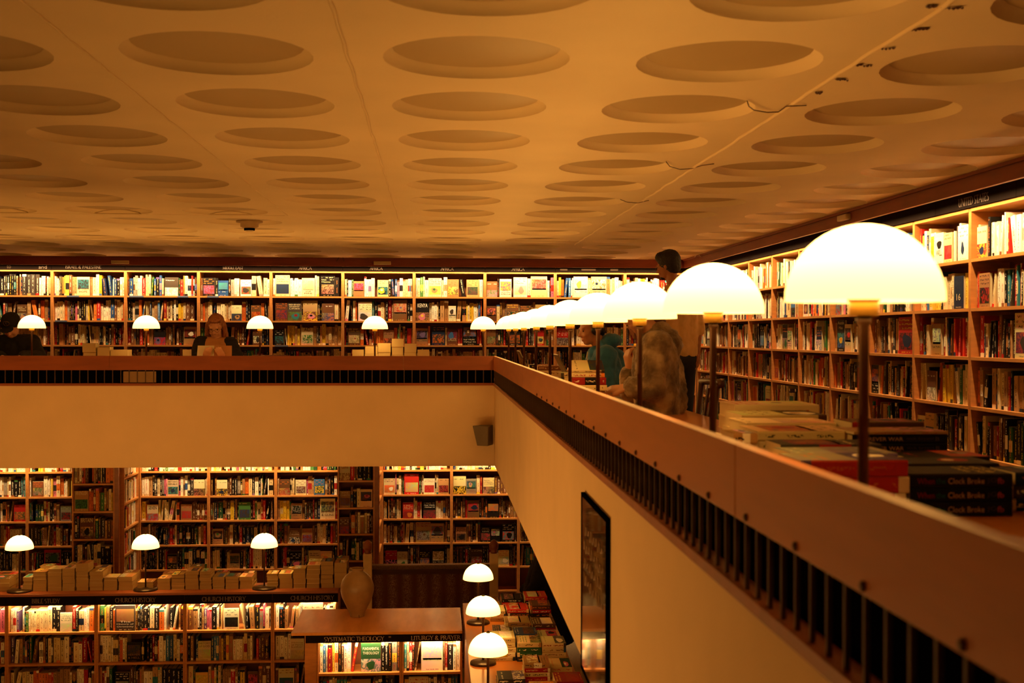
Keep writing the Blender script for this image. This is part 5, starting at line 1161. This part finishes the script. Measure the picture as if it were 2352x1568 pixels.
# laptops
def laptop(mw, label, ang=105, mt='grey', W=.32, D=.22):
    g = empty('laptop', mw, label, 'laptop')
    b = MB(); b.box(-W / 2, W / 2, 0, D, 0, .014); smooth_bevel(b.build('keyboard_deck', M[mt], g), .003)
    b = MB(); b.box(-W / 2, W / 2, -.004, .004, 0, D); o = smooth_bevel(b.build('screen_lid', M[mt], g), .002); o.location = (0, D, .012); o.rotation_euler = (-math.radians(ang - 90), 0, 0)
c = atY(632, 800, 12.0); laptop(T(c.x, 11.95, DZ, PI), 'dark laptop open on the far counter, its lid turned to the camera', 100, 'darkwood', .34, .23)
for hx, Y_, nm in ((.82, 9.75, 'farther of two on the right counter'), (.95, 8.0, 'nearer of two on the right counter')):
    laptop(T(hx + .33, Y_, DZ, PI / 2), 'open brown laptop seen edge-on, ' + nm, 117, 'grey', .30, .33)
c = atY(1366, 895, 6.5); b = MB(); b.box(-.17, .17, -.11, .11, 0, .018); o = smooth_bevel(b.build('notebook', M['white'], mw=T(c.x - .02, 6.52, DZ)), .003); tag(o, 'closed pale notebook under the hand of the fleece wearer', 'notebook')
# leaning slim book on the far shelf
# chair behind the fleece
def chair(x, y, rz, label):
    g = empty('wooden_chair', T(x, y, 0, rz), label, 'chair')
    b = MB(); b.box(-.21, .21, -.2, .21, .43, .455); smooth_bevel(b.build('seat', M['darkwood'], g), .006)
    for sx in (-1, 1):
        b = MB(); b.tube([(sx * .18, -.18, 0), (sx * .18, -.18, .43)], .017); b.build('leg', M['darkwood'], g)
        b = MB(); b.tube([(sx * .185, .19, 0), (sx * .19, .2, .45), (sx * .2, .25, .9)], .017); b.build('leg', M['darkwood'], g)
    b = MB(); b.tube([(-.25, .26, .91), (-.1, .285, .915), (.1, .285, .915), (.25, .26, .91)], .02); b.build('top_rail', M['darkwood'], g)
    for sx in (-.1, 0, .1):
        b = MB(); b.box(sx - .018, sx + .018, .2, .212, 0, .46); o = b.build('back_slat', M['darkwood'], g); o.location = (0, 0, .45); o.rotation_euler = (math.radians(-8), 0, 0)
chair(1.30, 6.75, -PI / 2, 'dark wooden chair behind the fleece jacket'); chair(1.42, 9.3, -PI / 2, 'dark wooden chair under the teal hoodie wearer')
chair(atY(497, 800, 12.6).x, 12.62, 0, 'dark wooden chair under the reader in glasses'); chair(atY(27, 800, 12.6).x, 12.6, 0, 'dark wooden chair under the black cap wearer')
# bag on the lower floor
c = atZ(1352, 1540, -3.7); bag = blob('shoulder_bag', [('e', Vector((atX(1338, 1530, 1.12).x, 8.9, FL + .45)), (.12, .18, .2)), ('e', Vector((1.12, 8.9, FL + .3)), (.14, .22, .28))], M['blackcloth'], None, .02, 2, disp=.03, dsz=.1); tag(bag, 'black bag on the floor between display table and white wall', 'bag')
# shelf edge tapes
for i, (px, py, w, c_, nm) in enumerate(((167, 680, 27, 'blue', 'ISRAEL & PALESTINE case'), (313, 680, 32, 'blue', 'unsigned case before MIDDLE EAST'), (420, 681, 24, 'blue', 'unsigned case, second strip'), (489, 680, 26, 'blue', 'MIDDLE EAST case'), (140, 738, 26, 'blue', 'second shelf of the ISRAEL & PALESTINE case'), (646, 793, 30, 'blue', 'third shelf of the first AFRICA case'))):
    c = atY(px, py, 15.215); r = 0 if py < 700 else (1 if py < 760 else 2); b = MB(); b.box(-w / 364., w / 364., -.003, 0, -.019, -.001); o = b.build('shelf_edge_label', plain('blue_grey_tape', '#5a6680', .5), mw=T(c.x, 15.2195, E + LV[r])); tag(o, 'blue-grey label strip on the shelf edge, ' + nm, 'label')
# ================================================================== BOOKS: nearest, largest ones as things, the rest as one mass
bpy.context.view_layer.update()
dg = bpy.context.evaluated_depsgraph_get()
eye = Vector((0, 0, E))
bv = []; bf = []
for s in SPECS:
    b0 = len(bv); t, h, d = s['t'], s['h'], s['d']
    for p in ((0, 0, 0), (t, 0, 0), (t, d, 0), (0, d, 0), (0, 0, h), (t, 0, h), (t, d, h), (0, d, h)): bv.append(s['M'] @ Vector(p))
    for f in ((0, 3, 2, 1), (4, 5, 6, 7), (0, 1, 5, 4), (1, 2, 6, 5), (2, 3, 7, 6), (3, 0, 4, 7)): bf.append(tuple(b0 + i for i in f))
bvh = BVHTree.FromPolygons(bv, bf)
def visible(p):
    dr = p - eye; L = dr.length; dr.normalize()
    x, y, k = pxs(p)
    if not (0 <= x < 2352 and 0 <= y < 1568): return False
    h = bvh.ray_cast(eye, dr, L - .006)
    if h[0] is not None: return False
    r = scene.ray_cast(dg, eye, dr, distance=L - .006)
    return not r[0]
def score(s):
    t, h, d = s['t'], s['h'], s['d']; M_ = s['M']; best = 0
    faces = [((0, -.001, 0), (t, 0, 0), (0, 0, h)), ((t + .001, 0, 0), (0, d, 0), (0, 0, h)), ((0, d + .001, 0), (t, 0, 0), (0, 0, h)), ((0, 0, -.001), (t, 0, 0), (0, d, 0)), ((-.001, 0, 0), (0, d, 0), (0, 0, h)), ((0, 0, h + .001), (t, 0, 0), (0, d, 0))]
    tot = 0
    for o, a, b_ in faces:
        o, a, b_ = Vector(o), Vector(a), Vector(b_)
        P0, A, B = M_ @ o, M_.to_3x3() @ a, M_.to_3x3() @ b_
        c = P0 + A / 2 + B / 2; nrm = A.cross(B)
        ctr = M_ @ Vector((t / 2, d / 2, h / 2))
        if nrm.dot(c - ctr) < 0: nrm = -nrm
        if nrm.dot(c - eye) >= 0: continue
        q = [pxs(v) for v in (P0, P0 + A, P0 + A + B, P0 + B)]
        ar = abs(sum(q[i][0] * q[(i + 1) % 4][1] - q[(i + 1) % 4][0] * q[i][1] for i in range(4))) / 2
        if ar < 8: continue
        pts = [P0 + A * u + B * v for u in (.15, .5, .85) for v in (.12, .5, .88)]
        vis = sum(visible(p) for p in pts) / len(pts)
        tot += ar * vis
    return tot
for s in SPECS: s['score'] = score(s)
order = sorted(range(len(SPECS)), key=lambda i: -SPECS[i]['score'])
solo = set(order[:300])
print('books', len(SPECS), 'visible', sum(s['score'] > 0 for s in SPECS), 'cut', SPECS[order[299]]['score'])
CN = {'charcoal': 'dark grey', 'navy': 'dark blue', 'tan': 'tan', 'grey': 'grey'}
used = {}
mass = MB()
byplace = {}
for i, s in enumerate(SPECS):
    if s['what'] != 'stack': byplace[s['place']] = s
def nth(n):
    return '%d%s' % (n, 'th' if 10 <= n % 100 <= 20 else {1: 'st', 2: 'nd', 3: 'rd'}.get(n % 10, 'th'))
for i, s in enumerate(SPECS):
    if i not in solo:
        mass.M = s['M']; book_geo(mass, s); continue
    b = MB(); pg = MB() if s['score'] > 260 else None
    book_geo(b, s, pg)
    o = b.build('book', M['book'], mw=s['M'])
    if pg: pg.build('page_block', M['book'], o)
    cn = CN.get(s['cn'], s['cn'])
    if s['what'] == 'stack':
        nm, n, tot = s['place']
        pos = 'topmost' if n == tot else ('bottom one' if n == 1 else ('second from the top' if n == tot - 1 else nth(n) + ' from the bottom'))
        lab = '%s %s, %s of the %s' % (cn, 'book', pos, nm); grp = 'books in the ' + nm
    else:
        nm, row, n = s['place']
        w = 'slim' if s['t'] < .02 else ('thick' if s['t'] > .034 else 'mid-width')
        if s['face']: lab = '%s book facing out, %s along %s shelf, %s' % (cn, nth(n), row, nm)
        else: lab = '%s %s spine, %s along %s shelf, %s' % (w, cn, nth(n), row, nm)
        grp = 'books on the %s shelf, %s' % (row, nm)
    lab = lab.replace('bookcase', 'case').replace('WHEN THE CLOCK BROKE', 'CLOCK BROKE')
    if len(lab.split()) > 16: lab = lab.replace(' on the display table', '').replace('mid-width ', '').replace('side of the', 'side of'); print('LONG', lab) if len(lab.split()) > 16 else 0
    tag(o, lab, 'book', grp)
mass.M = None
o = mass.build('books', M['book']); tag(o, 'the many smaller books filling the shelves and far piles', 'books', None, 'stuff')

# ================================================================== world and view
w = bpy.data.worlds.new('world'); scene.world = w; w.use_nodes = True
w.node_tree.nodes['Background'].inputs[0].default_value = (.02, .01, .004, 1); w.node_tree.nodes['Background'].inputs[1].default_value = .2
scene.view_settings.view_transform = 'Standard'; scene.view_settings.look = 'None'; scene.view_settings.gamma = 1
scene.view_settings.exposure = 1.25; scene.view_settings.use_curve_mapping = False
scene.cycles.adaptive_threshold = .04; scene.cycles.max_bounces = 6; scene.cycles.diffuse_bounces = 4; scene.cycles.glossy_bounces = 3
scene.cycles.sample_clamp_indirect = 6; scene.cycles.caustics_reflective = False; scene.cycles.caustics_refractive = False
